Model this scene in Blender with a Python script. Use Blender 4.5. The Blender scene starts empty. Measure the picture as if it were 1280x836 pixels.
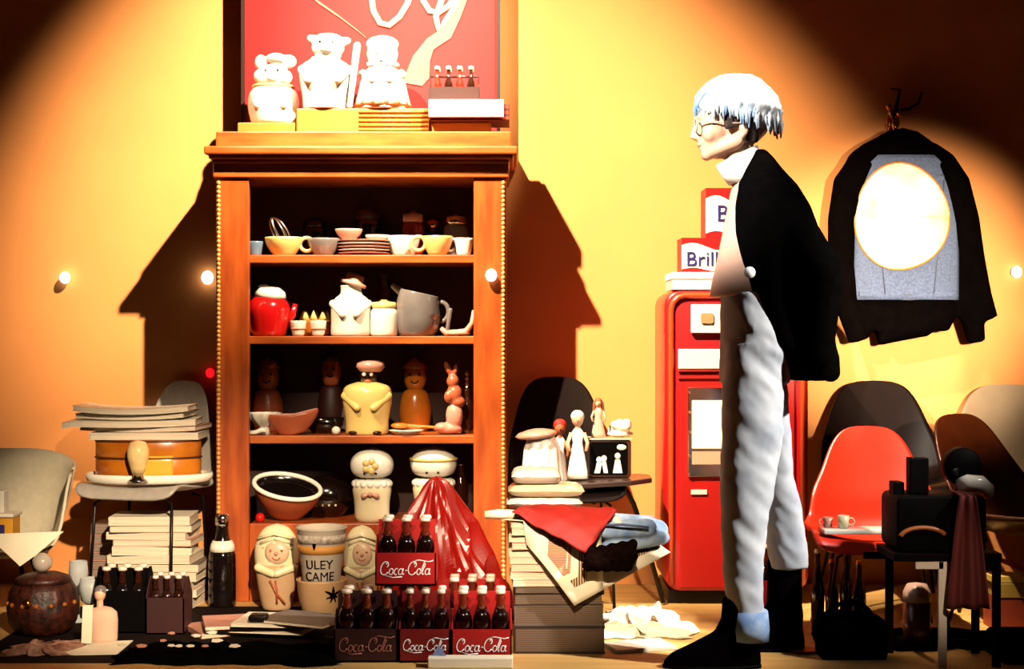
import bpy, math, random
from mathutils import Vector, Matrix, Euler, noise
random.seed(7)
R = math.radians
sc = bpy.context.scene
COL = sc.collection
F = 1876.0; CX = 640.0; CY = 418.0; CH = 0.98      # focal length in px of the 1280x836 frame, eye height
YW = 5.90                                            # back wall

def S(Y): return Y / F
def X(x, Y): return (x - CX) / F * Y
def Z(y, Y): return CH - (y - CY) / F * Y
def FY(y): return CH * F / (y - CY)                  # depth at which the floor is seen at row y

# ------------------------------------------------------------ materials
def lin(h):
    h = h.lstrip('#'); o = []
    for i in (0, 2, 4):
        c = int(h[i:i+2], 16) / 255
        o.append(c / 12.92 if c <= .04045 else ((c + .055) / 1.055) ** 2.4)
    return (*o, 1)
MATS = {}
def mat(name, col, rough=.5, metal=0, var=.12, scale=12, col2=None, bump=0, spec=.5, stretch=None, emit=0, clear=0, coat=0):
    if name in MATS: return MATS[name]
    m = bpy.data.materials.new(name); m.use_nodes = True
    nt = m.node_tree; b = nt.nodes['Principled BSDF']
    b.inputs['Roughness'].default_value = rough; b.inputs['Metallic'].default_value = metal
    b.inputs['Specular IOR Level'].default_value = spec
    if coat: b.inputs['Coat Weight'].default_value = coat; b.inputs['Coat Roughness'].default_value = .06
    if clear: b.inputs['Transmission Weight'].default_value = clear; b.inputs['IOR'].default_value = 1.45
    c = lin(col); c2 = lin(col2) if col2 else tuple(v * (1 - var) for v in c[:3]) + (1,)
    tc = nt.nodes.new('ShaderNodeTexCoord'); no = nt.nodes.new('ShaderNodeTexNoise'); ra = nt.nodes.new('ShaderNodeValToRGB')
    no.inputs['Scale'].default_value = scale; no.inputs['Detail'].default_value = 4
    if stretch:
        mp = nt.nodes.new('ShaderNodeMapping'); mp.inputs['Scale'].default_value = stretch
        nt.links.new(tc.outputs['Object'], mp.inputs['Vector']); nt.links.new(mp.outputs['Vector'], no.inputs['Vector'])
    else: nt.links.new(tc.outputs['Object'], no.inputs['Vector'])
    ra.color_ramp.elements[0].position = .35; ra.color_ramp.elements[1].position = .65
    ra.color_ramp.elements[0].color = c2; ra.color_ramp.elements[1].color = c
    nt.links.new(no.outputs['Fac'], ra.inputs['Fac']); nt.links.new(ra.outputs['Color'], b.inputs['Base Color'])
    if bump:
        bp = nt.nodes.new('ShaderNodeBump'); bp.inputs['Strength'].default_value = bump; bp.inputs['Distance'].default_value = .01
        nt.links.new(no.outputs['Fac'], bp.inputs['Height']); nt.links.new(bp.outputs['Normal'], b.inputs['Normal'])
    if emit:
        b.inputs['Emission Color'].default_value = c; b.inputs['Emission Strength'].default_value = emit
    MATS[name] = m; return m

def stripes(name, a, bcol, scale, axis='Z', rough=.6, width=.5):
    """page edges / printed lines: bands along one object axis"""
    if name in MATS: return MATS[name]
    m = mat(name, a, rough); nt = m.node_tree; b = nt.nodes['Principled BSDF']
    tc = nt.nodes.new('ShaderNodeTexCoord'); w = nt.nodes.new('ShaderNodeTexWave'); w.bands_direction = axis
    w.inputs['Scale'].default_value = scale; w.inputs['Distortion'].default_value = 1.2; w.inputs['Detail'].default_value = 3
    r = nt.nodes.new('ShaderNodeValToRGB'); r.color_ramp.elements[0].position = width - .12; r.color_ramp.elements[1].position = width + .12
    r.color_ramp.elements[0].color = lin(bcol); r.color_ramp.elements[1].color = lin(a)
    nt.links.new(tc.outputs['Object'], w.inputs['Vector']); nt.links.new(w.outputs['Fac'], r.inputs['Fac'])
    nt.links.new(r.outputs['Color'], b.inputs['Base Color']); return m

wall_m  = mat('wall_paint', '#e69450', .75, var=.10, scale=2.2, bump=.02)
floor_m = mat('stage_floor', '#d8a860', .55, var=.2, scale=3, stretch=(1, 6, 1))
wood    = mat('honey_wood', '#b8561c', .4, col2='#943c0e', scale=9, stretch=(3, 3, .5), coat=.2)
woodh   = mat('honey_wood_across', '#bd5e22', .4, col2='#9c4512', scale=9, stretch=(.6, 3, 4), coat=.2)
wood_in = mat('dark_wood', '#33140a', .6, scale=8)  # back panel wood, darker than the front
wood_bd = mat('pale_beading', '#e0a058', .3, scale=30)
riser_m = mat('pale_wood', '#bd7830', .4, scale=12, stretch=(.4, 3, 6))
white   = mat('white_glaze', '#f4ecdc', .22, var=.06, coat=.4)
cream   = mat('cream_glaze', '#f0dfb4', .25, var=.08, coat=.4)
butter  = mat('butter_glaze', '#ecc878', .28, var=.1, coat=.4)
pinkg   = mat('pink_glaze', '#d99480', .3, var=.12, coat=.3)
terra   = mat('terracotta_glaze', '#b65a38', .35, var=.2, coat=.3)
redg    = mat('red_glaze', '#c81414', .16, var=.12, coat=.6)
greyg   = mat('grey_glaze', '#716a68', .2, var=.2, coat=.5)
blueg   = mat('blue_grey_glaze', '#5d7488', .2, var=.2, coat=.5)
blackg  = mat('black_glaze', '#120b0a', .12, var=.2, coat=.6)
brownj  = mat('brown_glass', '#2c120a', .1, var=.3, coat=.7)
redj    = mat('red_preserve', '#8c2416', .15, var=.3, coat=.6)
orangeg = mat('orange_glaze', '#cf7420', .25, var=.2, coat=.4)
clearg  = mat('clear_glass', '#eef2f2', .06, clear=.55, var=.01, coat=1)
chrome  = mat('chrome', '#e0ddd8', .15, metal=1, var=.05)
brass   = mat('brass', '#d89a3c', .2, metal=1, var=.1)
steel_d = mat('dark_steel', '#1c1614', .35, metal=.6)
red_en  = mat('red_enamel', '#c01418', .35, var=.04, coat=.25)
red_en2 = mat('red_enamel_door', '#bb1a14', .4, var=.05, coat=.2)
red_pl  = mat('red_plastic', '#c41812', .38, var=.08)
red_cl  = mat('red_cloth', '#b01a12', .7, var=.25, scale=20)
red_bag = mat('red_plastic_bag', '#9c1008', .32, var=.3, scale=9)
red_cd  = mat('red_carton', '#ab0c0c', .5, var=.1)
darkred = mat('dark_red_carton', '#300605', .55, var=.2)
wht_ink = mat('white_ink', '#f7eee6', .5, var=.03)
pink_ink = mat('pink_ink', '#d88c7c', .5, var=.1)
blue_ink = mat('blue_ink', '#30256a', .5, var=.1)
black   = mat('black_paint', '#080606', .6, var=.2, spec=.03)
blk_cl  = mat('black_cloth', '#070606', .92, var=.3, scale=30, spec=0)
blk_lea = mat('black_leather', '#060404', .85, var=.3, scale=25, bump=.2, spec=0)
blk_shell = mat('black_fibreglass', '#140a08', .42, var=.2, scale=20, spec=.07)
shell_w = mat('parchment_fibreglass', '#cfc3a8', .4, var=.1, scale=40)
shell_g = mat('grey_fibreglass', '#a39a90', .42, var=.12, scale=40)
shell_r = mat('red_fibreglass', '#d02a16', .3, var=.08, scale=30, coat=.3)
shell_b = mat('brown_fibreglass', '#4e200c', .3, var=.3, scale=14, coat=.2)
denim   = mat('denim', '#5b6886', .9, col2='#4c5773', scale=130, bump=.1, spec=.1)
denim_p = mat('pale_denim', '#a9bedb', .85, col2='#6f8cba', scale=16, bump=.15, spec=.2)
denim_w = mat('washed_denim', '#c4c6cc', .9, col2='#a3a9b6', scale=9, bump=.15, spec=.15)
skin    = mat('skin', '#e9b391', .5, var=.08, scale=8)
hair_w  = mat('silver_hair', '#f2eee6', .5, col2='#6d9ac8', scale=11, stretch=(1.6, .8, .3), bump=.5)
shirt_w = mat('white_cotton', '#f0e6da', .85, var=.05)
shirt_p = mat('pink_cotton', '#e2b49c', .85, var=.08)
paper   = stripes('page_edges', '#efe4cc', '#b5977a', 90)
paper_d = stripes('dark_page_edges', '#7a6552', '#453229', 80)  # darker page edges for the bound books
sheet   = mat('paper_sheet', '#f2e4c8', .8, var=.08)
news    = stripes('newsprint', '#c99a78', '#946250', 60, 'Z', .85, .42)
cover_w = mat('pale_cover', '#eadcc4', .5, var=.12)
cover_p = mat('pink_cover', '#cf8e78', .5, var=.2)
cover_b = mat('dark_cover', '#2c1d17', .5, var=.3)
cover_g = mat('grey_cover', '#6f6259', .5, var=.3)
amber   = mat('amber_veneer', '#c9761a', .3, col2='#a0510e', scale=7, coat=.5)
amber_y = mat('yellow_veneer', '#eba832', .3, var=.15, coat=.5)
wicker  = mat('brown_wicker', '#48190a', .5, col2='#1c0904', scale=34, bump=.6)
cola    = mat('cola_glass', '#160504', .07, var=.3, coat=.8)
neckg   = mat('pale_bottle_glass', '#6a2416', .06, var=.3, coat=1, spec=.8)
cap_m   = mat('bottle_cap', '#fbe6d2', .25, metal=.15, var=.2, coat=.5)
patch   = mat('cream_painting', '#fdf2dc', .6, col2='#f2dc90', scale=9)
darkskin= mat('dark_brown_glaze', '#1c0d08', .2, coat=.5)
glint_m  = mat('reflection_glow', '#fff6e0', .4, emit=6)  # glow of the painted reflection dots, no lamp behind them
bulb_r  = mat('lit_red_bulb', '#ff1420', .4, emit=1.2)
lit_win = mat('lit_window', '#fff0c8', .4, emit=.8)

# ------------------------------------------------------------ mesh builder
class MB:
    def __init__(s): s.v = []; s.f = []; s.uv = None
    def add(s, vs, fs, M=None):
        o = len(s.v)
        s.v += [tuple(M @ Vector(p)) if M else tuple(p) for p in vs]
        s.f += [tuple(i + o for i in f) for f in fs]; return s
    def box(s, c, d, rot=None, taper=1):
        x, y, z = d[0]/2, d[1]/2, d[2]/2; t = taper
        vs = [(-x,-y,-z),(x,-y,-z),(x,y,-z),(-x,y,-z),(-x*t,-y*t,z),(x*t,-y*t,z),(x*t,y*t,z),(-x*t,y*t,z)]
        M = Matrix.Translation(c) @ (Euler(rot).to_matrix().to_4x4() if rot else Matrix())
        return s.add(vs, [(0,3,2,1),(4,5,6,7),(0,1,5,4),(1,2,6,5),(2,3,7,6),(3,0,4,7)], M)
    def rbox(s, c, d, r=.01, rot=None, n=4):
        """box with rounded vertical outline seen from the front (XZ), extruded in Y"""
        pts = []
        x, z = d[0]/2 - r, d[2]/2 - r
        for q, (sx, sz) in enumerate(((1,1),(-1,1),(-1,-1),(1,-1))):
            for k in range(n+1):
                a = math.pi/2*(q + k/n); pts.append((sx*x + r*math.cos(a), sz*z + r*math.sin(a)))
        M = Matrix.Translation(c) @ (Euler(rot).to_matrix().to_4x4() if rot else Matrix())
        return s.prism(pts, d[1], M)
    def prism(s, pts, depth, M=None):
        n = len(pts); h = depth/2
        vs = [(p[0], -h, p[1]) for p in pts] + [(p[0], h, p[1]) for p in pts]
        fs = [tuple(range(n)), tuple(range(2*n-1, n-1, -1))] + [(i, i+n, (i+1) % n + n, (i+1) % n) for i in range(n)]
        return s.add(vs, fs, M)
    def rings(s, rs, cap=True, closed=True, M=None):
        n = len(rs[0]); vs = [p for r in rs for p in r]; fs = []
        for j in range(len(rs)-1):
            for i in range(n if closed else n-1):
                a, b = j*n + i, j*n + (i+1) % n; fs.append((a, b, b+n, a+n))
        if cap and closed: fs += [tuple(range(n-1, -1, -1)), tuple((len(rs)-1)*n + i for i in range(n))]
        return s.add(vs, fs, M)
    def lathe(s, prof, c=(0,0,0), seg=28, depth=1, M=None, flute=0, nf=12):
        rs = []
        for r, z in prof:
            r = max(r, 1e-4); ring = []
            for i in range(seg):
                a = 2*math.pi*i/seg; q = r*(1 + flute*math.cos(nf*a))
                ring.append((c[0] + q*math.cos(a), c[1] + q*math.sin(a)*depth, c[2] + z))
            rs.append(ring)
        return s.rings(rs, M=M)
    def tube(s, pts, r, seg=10, flat=1, cap=True):
        P = [Vector(p) for p in pts]; rad = r if isinstance(r, (list, tuple)) else [r]*len(P)
        rs = []; up = None
        for i, p in enumerate(P):
            t = (P[min(i+1, len(P)-1)] - P[max(i-1, 0)])
            t = t.normalized() if t.length > 1e-9 else Vector((0,0,1))
            if up is None:
                up = Vector((0,1,0)) if abs(t.y) < .9 else Vector((1,0,0))
            u = t.cross(up); u = u.normalized() if u.length > 1e-6 else t.orthogonal().normalized()
            w = u.cross(t).normalized(); up = w
            rs.append([tuple(p + u*math.cos(2*math.pi*k/seg)*rad[i] + w*math.sin(2*math.pi*k/seg)*rad[i]*flat) for k in range(seg)])
        return s.rings(rs, cap=cap)
    def ell(s, c, r, seg=18, rot=None):
        if not isinstance(r, (list, tuple)): r = (r, r, r)
        n = max(6, seg//2); rs = []
        M = Matrix.Translation(c) @ (Euler(rot).to_matrix().to_4x4() if rot else Matrix())
        for j in range(n+1):
            a = math.pi*(j/n) if 0 < j < n else (1e-3 if j == 0 else math.pi - 1e-3)
            rs.append([(r[0]*math.sin(a)*math.cos(2*math.pi*i/seg), r[1]*math.sin(a)*math.sin(2*math.pi*i/seg), -r[2]*math.cos(a)) for i in range(seg)])
        return s.rings(rs, M=M)
    def cap(s, a, b, ra, rb, seg=14):
        """tapered capsule"""
        a, b = Vector(a), Vector(b); d = (b-a); L = d.length; t = d/L
        pts = []; rr = []
        for k in range(5):
            q = math.pi/2*(k/5); pts.append(a - t*ra*math.cos(q)); rr.append(max(ra*math.sin(q), 1e-3*ra))
        for k in range(5):
            f = k/4; pts.append(a + d*f); rr.append(ra + (rb-ra)*f)
        for k in range(1, 6):
            q = math.pi/2*(k/5); pts.append(b + t*rb*math.sin(q)); rr.append(max(rb*math.cos(q), 1e-3*rb))
        return s.tube(pts, rr, seg)
    def torus(s, c, R_, r, axis='Y', seg=24, arc=(0, 360), sq=(1, 1)):
        pts = []
        full = arc[1]-arc[0] >= 360
        for k in range(seg + 1):
            a = R(arc[0] + (arc[1]-arc[0])*k/seg); p, q = R_*math.cos(a)*sq[0], R_*math.sin(a)*sq[1]
            pts.append({'Y': (c[0]+p, c[1], c[2]+q), 'Z': (c[0]+p, c[1]+q, c[2]), 'X': (c[0], c[1]+p, c[2]+q)}[axis])
        return s.tube(pts, r, 8, cap=not full)
    def grid(s, fn, nu, nv):
        vs = [tuple(fn(i/nu, j/nv)) for j in range(nv+1) for i in range(nu+1)]
        fs = [(j*(nu+1)+i, j*(nu+1)+i+1, (j+1)*(nu+1)+i+1, (j+1)*(nu+1)+i) for j in range(nv) for i in range(nu)]
        return s.add(vs, fs)

def mesh_of(mb, name, smooth):
    me = bpy.data.meshes.new(name); me.from_pydata(mb.v, [], mb.f); me.update()
    import bmesh
    bm = bmesh.new(); bm.from_mesh(me); bmesh.ops.recalc_face_normals(bm, faces=bm.faces); bm.to_mesh(me); bm.free()
    if smooth:
        for p in me.polygons: p.use_smooth = True
    return me
def obj(mb, name, m, parent=None, loc=(0,0,0), smooth=True, bevel=0, solid=0, sub=0, rz=0, vox=0, relax=0):
    me = mb if isinstance(mb, bpy.types.Mesh) else mesh_of(mb, name, smooth)
    o = bpy.data.objects.new(name, me); COL.objects.link(o)
    if vox:
        md = o.modifiers.new('r', 'REMESH'); md.mode = 'VOXEL'; md.voxel_size = vox; md.use_smooth_shade = True
        if relax: sm = o.modifiers.new('s', 'SMOOTH'); sm.iterations = relax; sm.factor = .5
        dg = bpy.context.evaluated_depsgraph_get(); dg.update()
        new = bpy.data.meshes.new_from_object(o.evaluated_get(dg)); o.modifiers.clear(); o.data = new; new.name = name
        for p in new.polygons: p.use_smooth = True
    o.data.materials.clear(); o.data.materials.append(m)
    o.location = loc; o.rotation_euler = (0, 0, rz)
    if parent: o.parent = parent
    if solid: md = o.modifiers.new('solid', 'SOLIDIFY'); md.thickness = solid; md.offset = 0
    if sub: md = o.modifiers.new('sub', 'SUBSURF'); md.levels = sub; md.render_levels = sub
    if bevel:
        md = o.modifiers.new('bevel', 'BEVEL'); md.width = bevel; md.segments = 2; md.limit_method = 'ANGLE'; md.angle_limit = R(40)
    return o
def tag(o, label, cat, group=None):
    o['label'] = label; o['category'] = cat
    if group: o['group'] = group
    return o
def thing(name, label, cat, loc, group=None, rz=0):
    o = bpy.data.objects.new(name, None); COL.objects.link(o); o.location = loc; o.rotation_euler = (0, 0, rz)
    o.empty_display_size = .05
    return tag(o, label, cat, group)
def one(mb, name, m, label, cat, loc=(0,0,0), group=None, **k):
    return tag(obj(mb, name, m, None, loc, **k), label, cat, group)
def struct(mb, name, m, **k):
    o = obj(mb, name, m, **k); o['kind'] = 'structure'; return o
def dup(root, loc=None, rz=None, label=None, group=None, swap=None):
    def cp(o, par):
        c = o.copy(); COL.objects.link(c)
        if par: c.parent = par
        if swap and c.type == 'MESH' and c.data.materials and c.data.materials[0].name in swap:
            c.data = c.data.copy(); c.data.materials[0] = MATS[swap[c.data.materials[0].name]]
        for ch in o.children: cp(ch, c)
        return c
    r = cp(root, None)
    if loc is not None: r.location = loc
    if rz is not None: r.rotation_euler = (0, 0, rz)
    if label: r['label'] = label
    if group: r['group'] = group
    return r
def bent_box(mb, d, z0, nx, curl, droop=0):
    x, y, z = d; vs = []; fs = []
    for i in range(nx+1):
        px = (i/nx-.5)*x; q = 2*px/x; b = curl*q*q + droop*max(0, -q)**9
        vs += [(px, -y/2, z0+b), (px, y/2, z0+b), (px, y/2, z0+z+b), (px, -y/2, z0+z+b)]
    for i in range(nx):
        o = 4*i
        for j in range(4): fs.append((o+j, o+4+j, o+4+(j+1) % 4, o+(j+1) % 4))
    fs += [(0, 1, 2, 3), (4*nx+3, 4*nx+2, 4*nx+1, 4*nx)]
    return mb.add(vs, fs)
def text(s, size, ext=.0015, shear=0):
    cu = bpy.data.curves.new('t', 'FONT'); cu.body = s; cu.size = size; cu.extrude = ext; cu.shear = shear; cu.align_x = 'CENTER'; cu.align_y = 'CENTER'; cu.resolution_u = 4
    o = bpy.data.objects.new('t', cu); COL.objects.link(o)
    dg = bpy.context.evaluated_depsgraph_get(); dg.update()
    me = bpy.data.meshes.new_from_object(o.evaluated_get(dg)); bpy.data.objects.remove(o)
    me.transform(Matrix.Rotation(R(90), 4, 'X')); return me

# px-profile vessels: rows [(y, half width)] from the base up, in photograph rows at depth Y
def prof(rows, Y):
    y0 = rows[0][0]; return [(0, 0)] + [(h*S(Y), (y0-y)*S(Y)) for y, h in rows] + ([(0, (y0-rows[-1][0])*S(Y))] if rows[-1][1] > 0 else [])
def smooth_rows(rows, n=4):
    out = []
    for i in range(len(rows)-1):
        p0, p1, p2, p3 = rows[max(i-1,0)], rows[i], rows[i+1], rows[min(i+2, len(rows)-1)]
        for k in range(n):
            t = k/n
            out.append(tuple(.5*((2*p1[a]) + (-p0[a]+p2[a])*t + (2*p0[a]-5*p1[a]+4*p2[a]-p3[a])*t*t + (-p0[a]+3*p1[a]-3*p2[a]+p3[a])*t**3) for a in (0, 1)))
    out.append(rows[-1]); res = []; ym = rows[0][0]
    for y, h in out: ym = min(ym, y); res.append((ym, max(h, 0)))
    return res
def pot(rows, Y, depth=1, sm=True, **k):
    return MB().lathe(prof(smooth_rows(rows) if sm else rows, Y), depth=depth, **k)
def bowl(yt, yb, ht, hb, Y, depth=1, wall=1.6):
    rows = []; n = 8
    for i in range(n+1):
        t = i/n; rows.append((yb + (yt-yb)*t, hb + (ht-hb)*math.sin(t*math.pi/2)))
    inner = [(y, h-wall) for y, h in reversed(rows)]; inner = [(min(y, yb-wall), max(h, .1)) for y, h in inner]
    pts = [(0, 0)] + [(h*S(Y), (yb-y)*S(Y)) for y, h in rows + inner]
    pts.append((0, wall*S(Y))); return MB().lathe(pts, depth=depth, seg=32)

# ------------------------------------------------------------ script lettering (hand strokes, unit height)
def arc(cx, cz, rx, rz, a0, a1, n=14): return [(cx + rx*math.cos(R(a0+(a1-a0)*k/n)), cz + rz*math.sin(R(a0+(a1-a0)*k/n))) for k in range(n+1)]
def script_strokes():
    st = []
    def bigC(x):
        st.append(arc(x+.42, .48, .42, .5, 55, 325)); st.append(arc(x+.58, .74, .11, .15, -100, 170))
    def o(x): st.append(arc(x+.2, .22, .19, .23, 0, 360))
    def c(x): st.append(arc(x+.2, .22, .19, .24, 55, 305))
    def a(x): o(x); st.append([(x+.41, .48), (x+.40, .1), (x+.48, .0), (x+.56, .08)])
    bigC(0); o(.86); c(1.34); a(1.75)
    st.append([(2.38, .3), (2.56, .34)])
    bigC(2.65); o(3.5); st.append([(3.98, .05), (3.96, .5), (4.12, .98), (4.2, .8), (4.02, .2), (4.1, .0), (4.22, .06)]); a(4.3)
    st.append([(.5, -.06), (1.3, -.22), (2.2, -.16)])
    st.append([(3.0, 1.02), (3.5, 1.12), (4.5, .98), (4.9, 1.08)])
    return st, 5.0
def script(width, loc=(0,0,0), r=.036):
    st, W = script_strokes(); k = width/W; mb = MB()
    for s_ in st:
        mb.tube([(loc[0] + (p[0]-W/2 + .22*p[1])*k, loc[1], loc[2] + (p[1]-.45)*k*1.25) for p in s_], r*k*1.5, 6, flat=.35)
    return mb
# ============================================================ SETTING
struct(MB().box((0, YW+.06, 1.9), (11, .12, 4.6)), 'wall_back', wall_m, smooth=False)
struct(MB().box((0, 3.0, -.03), (11, 7, .06)), 'floor', floor_m, smooth=False)

# ============================================================ CABINET
YF = 5.50; s5 = S(YF)
def sx(x): return X(x, YF)
def sz(y): return Z(y, YF)
cab0 = Vector(((sx(270)+sx(633))/2, YF, 0))
cab = thing('display_cabinet', 'tall honey-brown wooden display cabinet with open shelves of crockery', 'cabinet', cab0)
def cpart(mb, name, m, **k):
    mb.v = [(p[0]-cab0.x, p[1]-cab0.y, p[2]) for p in mb.v]; return obj(mb, name, m, cab, **k)
def bx(mb, x0, x1, y0, y1, z0, z1): return mb.box(((x0+x1)/2, (y0+y1)/2, (z0+z1)/2), (x1-x0, y1-y0, z1-z0))
ZT = sz(165)
for a, b in ((270, 311), (592, 633)):
    cpart(bx(MB(), sx(a), sx(b), YF, YF+.03, .0, sz(222)), 'stile', wood, smooth=False, bevel=.004)
for a, b in ((270, 276), (627, 633)):
    cpart(bx(MB(), sx(a)+.002, sx(b)-.002, YF+.03, 5.87, 0, sz(210)), 'side_panel', wood, smooth=False)
for x in (273.5, 629):
    mb = MB(); z = .05
    while z < sz(224): mb.ell((sx(x), YF-.004, z), (.0075, .0075, .0085), 8); z += .0165
    cpart(mb, 'beading', wood_bd)
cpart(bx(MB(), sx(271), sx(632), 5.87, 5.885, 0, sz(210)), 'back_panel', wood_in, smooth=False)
cpart(bx(MB(), sx(267), sx(636), YF-.012, 5.885, sz(222), sz(205)), 'frieze', woodh, smooth=False, bevel=.004)
co = MB()
for y0, y1, x0, x1, f in ((205, 200, 266, 637, .02), (200, 195, 263, 642, .04), (195, 185, 259, 647, .065)):
    bx(co, sx(x0), sx(x1), YF-f, 5.885, sz(y0), sz(y1))
cpart(co, 'cornice', woodh, smooth=False, bevel=.006)
cpart(bx(MB(), sx(271), sx(639), YF-.02, 5.885, sz(185), ZT), 'top_fascia', woodh, smooth=False, bevel=.005)
SH = {}
for k, y in (('a', 318), ('b', 420), ('c', 545), ('d', 655)):
    SH[k] = sz(y)
    if k != 'd': cpart(bx(MB(), sx(276), sx(627), YF+.028, 5.87, sz(y+10), sz(y)), 'shelf', woodh, smooth=False, bevel=.003)
cpart(bx(MB(), sx(311), sx(592), YF+.012, 5.87, .0, SH['d']), 'base_panel', wood, smooth=False, bevel=.003)

# plinths and riser on the cabinet top
EPS = .0006
for a, b, lab in ((297, 369, 'low wooden plinth on cabinet top under the smallest white figure jar'), (540, 614, 'low wooden plinth on cabinet top under the white box')):
    x0, x1 = X(a, 5.54), X(b, 5.54)
    one(MB().box((0, 0, .02), (x1-x0, .2, .04)), 'plinth', riser_m, lab, 'plinth', ((x0+x1)/2, 5.64, ZT+EPS), smooth=False, bevel=.003)
x0, x1 = X(370, 5.52), X(536, 5.52); hr = 31*S(5.52)
rm = MB().box((0, 0, hr/2), (x1-x0, .24, hr))
for k in range(5): rm.tube([(-.01-(x1-x0)*.08 , -.121, .012 + k*.0165), ((x1-x0)*.48, -.121, .012 + k*.0165)], .006, 8)
rs = thing('reeded_riser', 'pale wooden reeded block on cabinet top lifting two white jars', 'riser', ((x0+x1)/2, 5.65, ZT+EPS))
obj(MB().box((0, 0, hr/2), (x1-x0, .24, hr)), 'block', riser_m, rs, smooth=False, bevel=.004)
rd = MB()
for k in range(5): rd.tube([(-(x1-x0)*.03, -.1205, .012 + k*.0165), ((x1-x0)*.49, -.1205, .012 + k*.0165)], .0055, 8)
obj(rd, 'reeding', riser_m, rs)
ZP, ZR = ZT + .04 + 2*EPS, ZT + hr + 2*EPS

# red advertising sign
Ys = 5.81; k = S(Ys); W = (625-303)*k
sg = thing('advertising_sign', 'large red square sign with pale script lettering standing on cabinet top', 'sign', (X(464, Ys), Ys, ZT+EPS))
obj(MB().box((0, 0, W/2), (W-.02, .02, W-.02)), 'panel', mat('sign_red', '#a8181a', .45, var=.12, scale=4), sg, smooth=False)
fr = MB()
for dx in (-1, 1): fr.box((dx*(W/2-.006), -.004, W/2), (.014, .04, W))
for z in (.007, W-.007): fr.box((0, -.004, z), (W-.028, .04, .014))
obj(fr, 'frame', mat('dark_frame', '#2a0f08', .5), sg, smooth=False)
y0z = ZT
def sgp(x, y): return (X(x, Ys)-X(464, Ys), -.0125, Z(y, Ys)-ZT)
ink = MB()
loops = [[(478, -60), (468, -30), (464, -5), (467, 15), (475, 30), (487, 33), (500, 22), (510, 5), (516, -15), (514, -40), (500, -60), (482, -62)],
         [(530, -45), (527, -20), (529, 2), (537, 15), (549, 17), (562, 8), (572, -8), (578, -30)],
         [(592, -70), (580, -20), (570, 8), (556, 30), (548, 38), (545, 22), (552, 2), (566, -30)]]
for L in loops: ink.tube([sgp(*p) for p in L], 4.2*k, 8, flat=.25)
obj(ink, 'lettering', pink_ink, sg)
rb = MB()
def ribbon(mb, pts):
    n = len(pts); vs = []; fs = []
    for (x, y, w, ang) in pts:
        dx, dy = math.cos(R(ang))*w/2, math.sin(R(ang))*w/2
        for d in (-.0135, -.0105):
            a = sgp(x-dx, y-dy); b = sgp(x+dx, y+dy); vs += [(a[0], d, a[2]), (b[0], d, b[2])]
    for i in range(n-1):
        o = i*4; q = o+4
        fs += [(o, o+1, q+1, q), (o+2, q+2, q+3, o+3), (o, q, q+2, o+2), (o+1, o+3, q+3, q+1)]
    fs += [(0, 2, 3, 1), (4*n-4, 4*n-3, 4*n-1, 4*n-2)]
    mb.add(vs, fs)
ribbon(rb, [(352, -38, 10, 60), (396, 2, 9, 55), (425, 22, 8, 50), (446, 38, 7, 50), (458, 48, 4, 50)])
ribbon(rb, [(580, -2, 10, 20), (568, 22, 15, 25), (556, 44, 18, 30), (538, 56, 16, 60), (527, 74, 22, 15), (522, 96, 30, 10), (515, 106, 26, 10)])
obj(rb, 'swash', mat('sign_pink', '#c4685c', .5, var=.2, scale=6), sg, smooth=False)

# ------------------------------------------------------------ jars on the cabinet top
def head_blob(parts, name, m, par, Y, x0, y0, vox=.004, relax=3, solid=0):
    """several px ellipsoids (x,y,dy,rx,rz,ry) melted into one surface"""
    mb = MB(); k = S(Y)
    for p in parts: mb.ell(((p[0]-x0)*k, p[2]*k, (y0-p[1])*k), (p[3]*k, p[5]*k, p[4]*k), 16, p[6] if len(p) > 6 else None)
    return obj(mb, name, m, par, vox=vox, relax=relax)
# 1: seated bear-like jar
Y1 = 5.63; k1 = S(Y1)
j = thing('figure_cookie_jar', 'smallest white figure jar, round cheeks and collar, leftmost on cabinet top', 'cookie jar', (X(342, Y1), Y1, ZP))
obj(pot([(152, 22), (150, 27), (140, 30), (128, 32), (116, 31), (108, 27), (102, 20)], Y1), 'body', white, j)
head_blob([(342, 92, 0, 21, 17, 19), (328, 92, -8, 10, 10, 9), (357, 93, -8, 10, 10, 9), (326, 73, 0, 8, 10, 6), (361, 72, 0, 10, 9, 6), (345, 68, 0, 13, 7, 10), (343, 95, -18, 6, 5, 5)], 'head', white, j, Y1, 342, 152)
mb = MB(); mb.torus((0, 0, 48*k1), 25*k1, 2.2*k1, 'Z', sq=(1, .95)); obj(mb, 'collar', butter, j)
mb = MB()
for x in (335, 350): mb.ell(((x-342)*k1, -19*k1, (152-86)*k1), 1.6*k1, 8)
obj(mb, 'eyes', blackg, j)
for x, sgn in ((318, -1), (366, 1)): obj(MB().cap(((x-342)*k1, -6*k1, 36*k1), ((x-342-sgn*8)*k1, -26*k1, 22*k1), 6*k1, 5*k1), 'arm', white, j)
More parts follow.
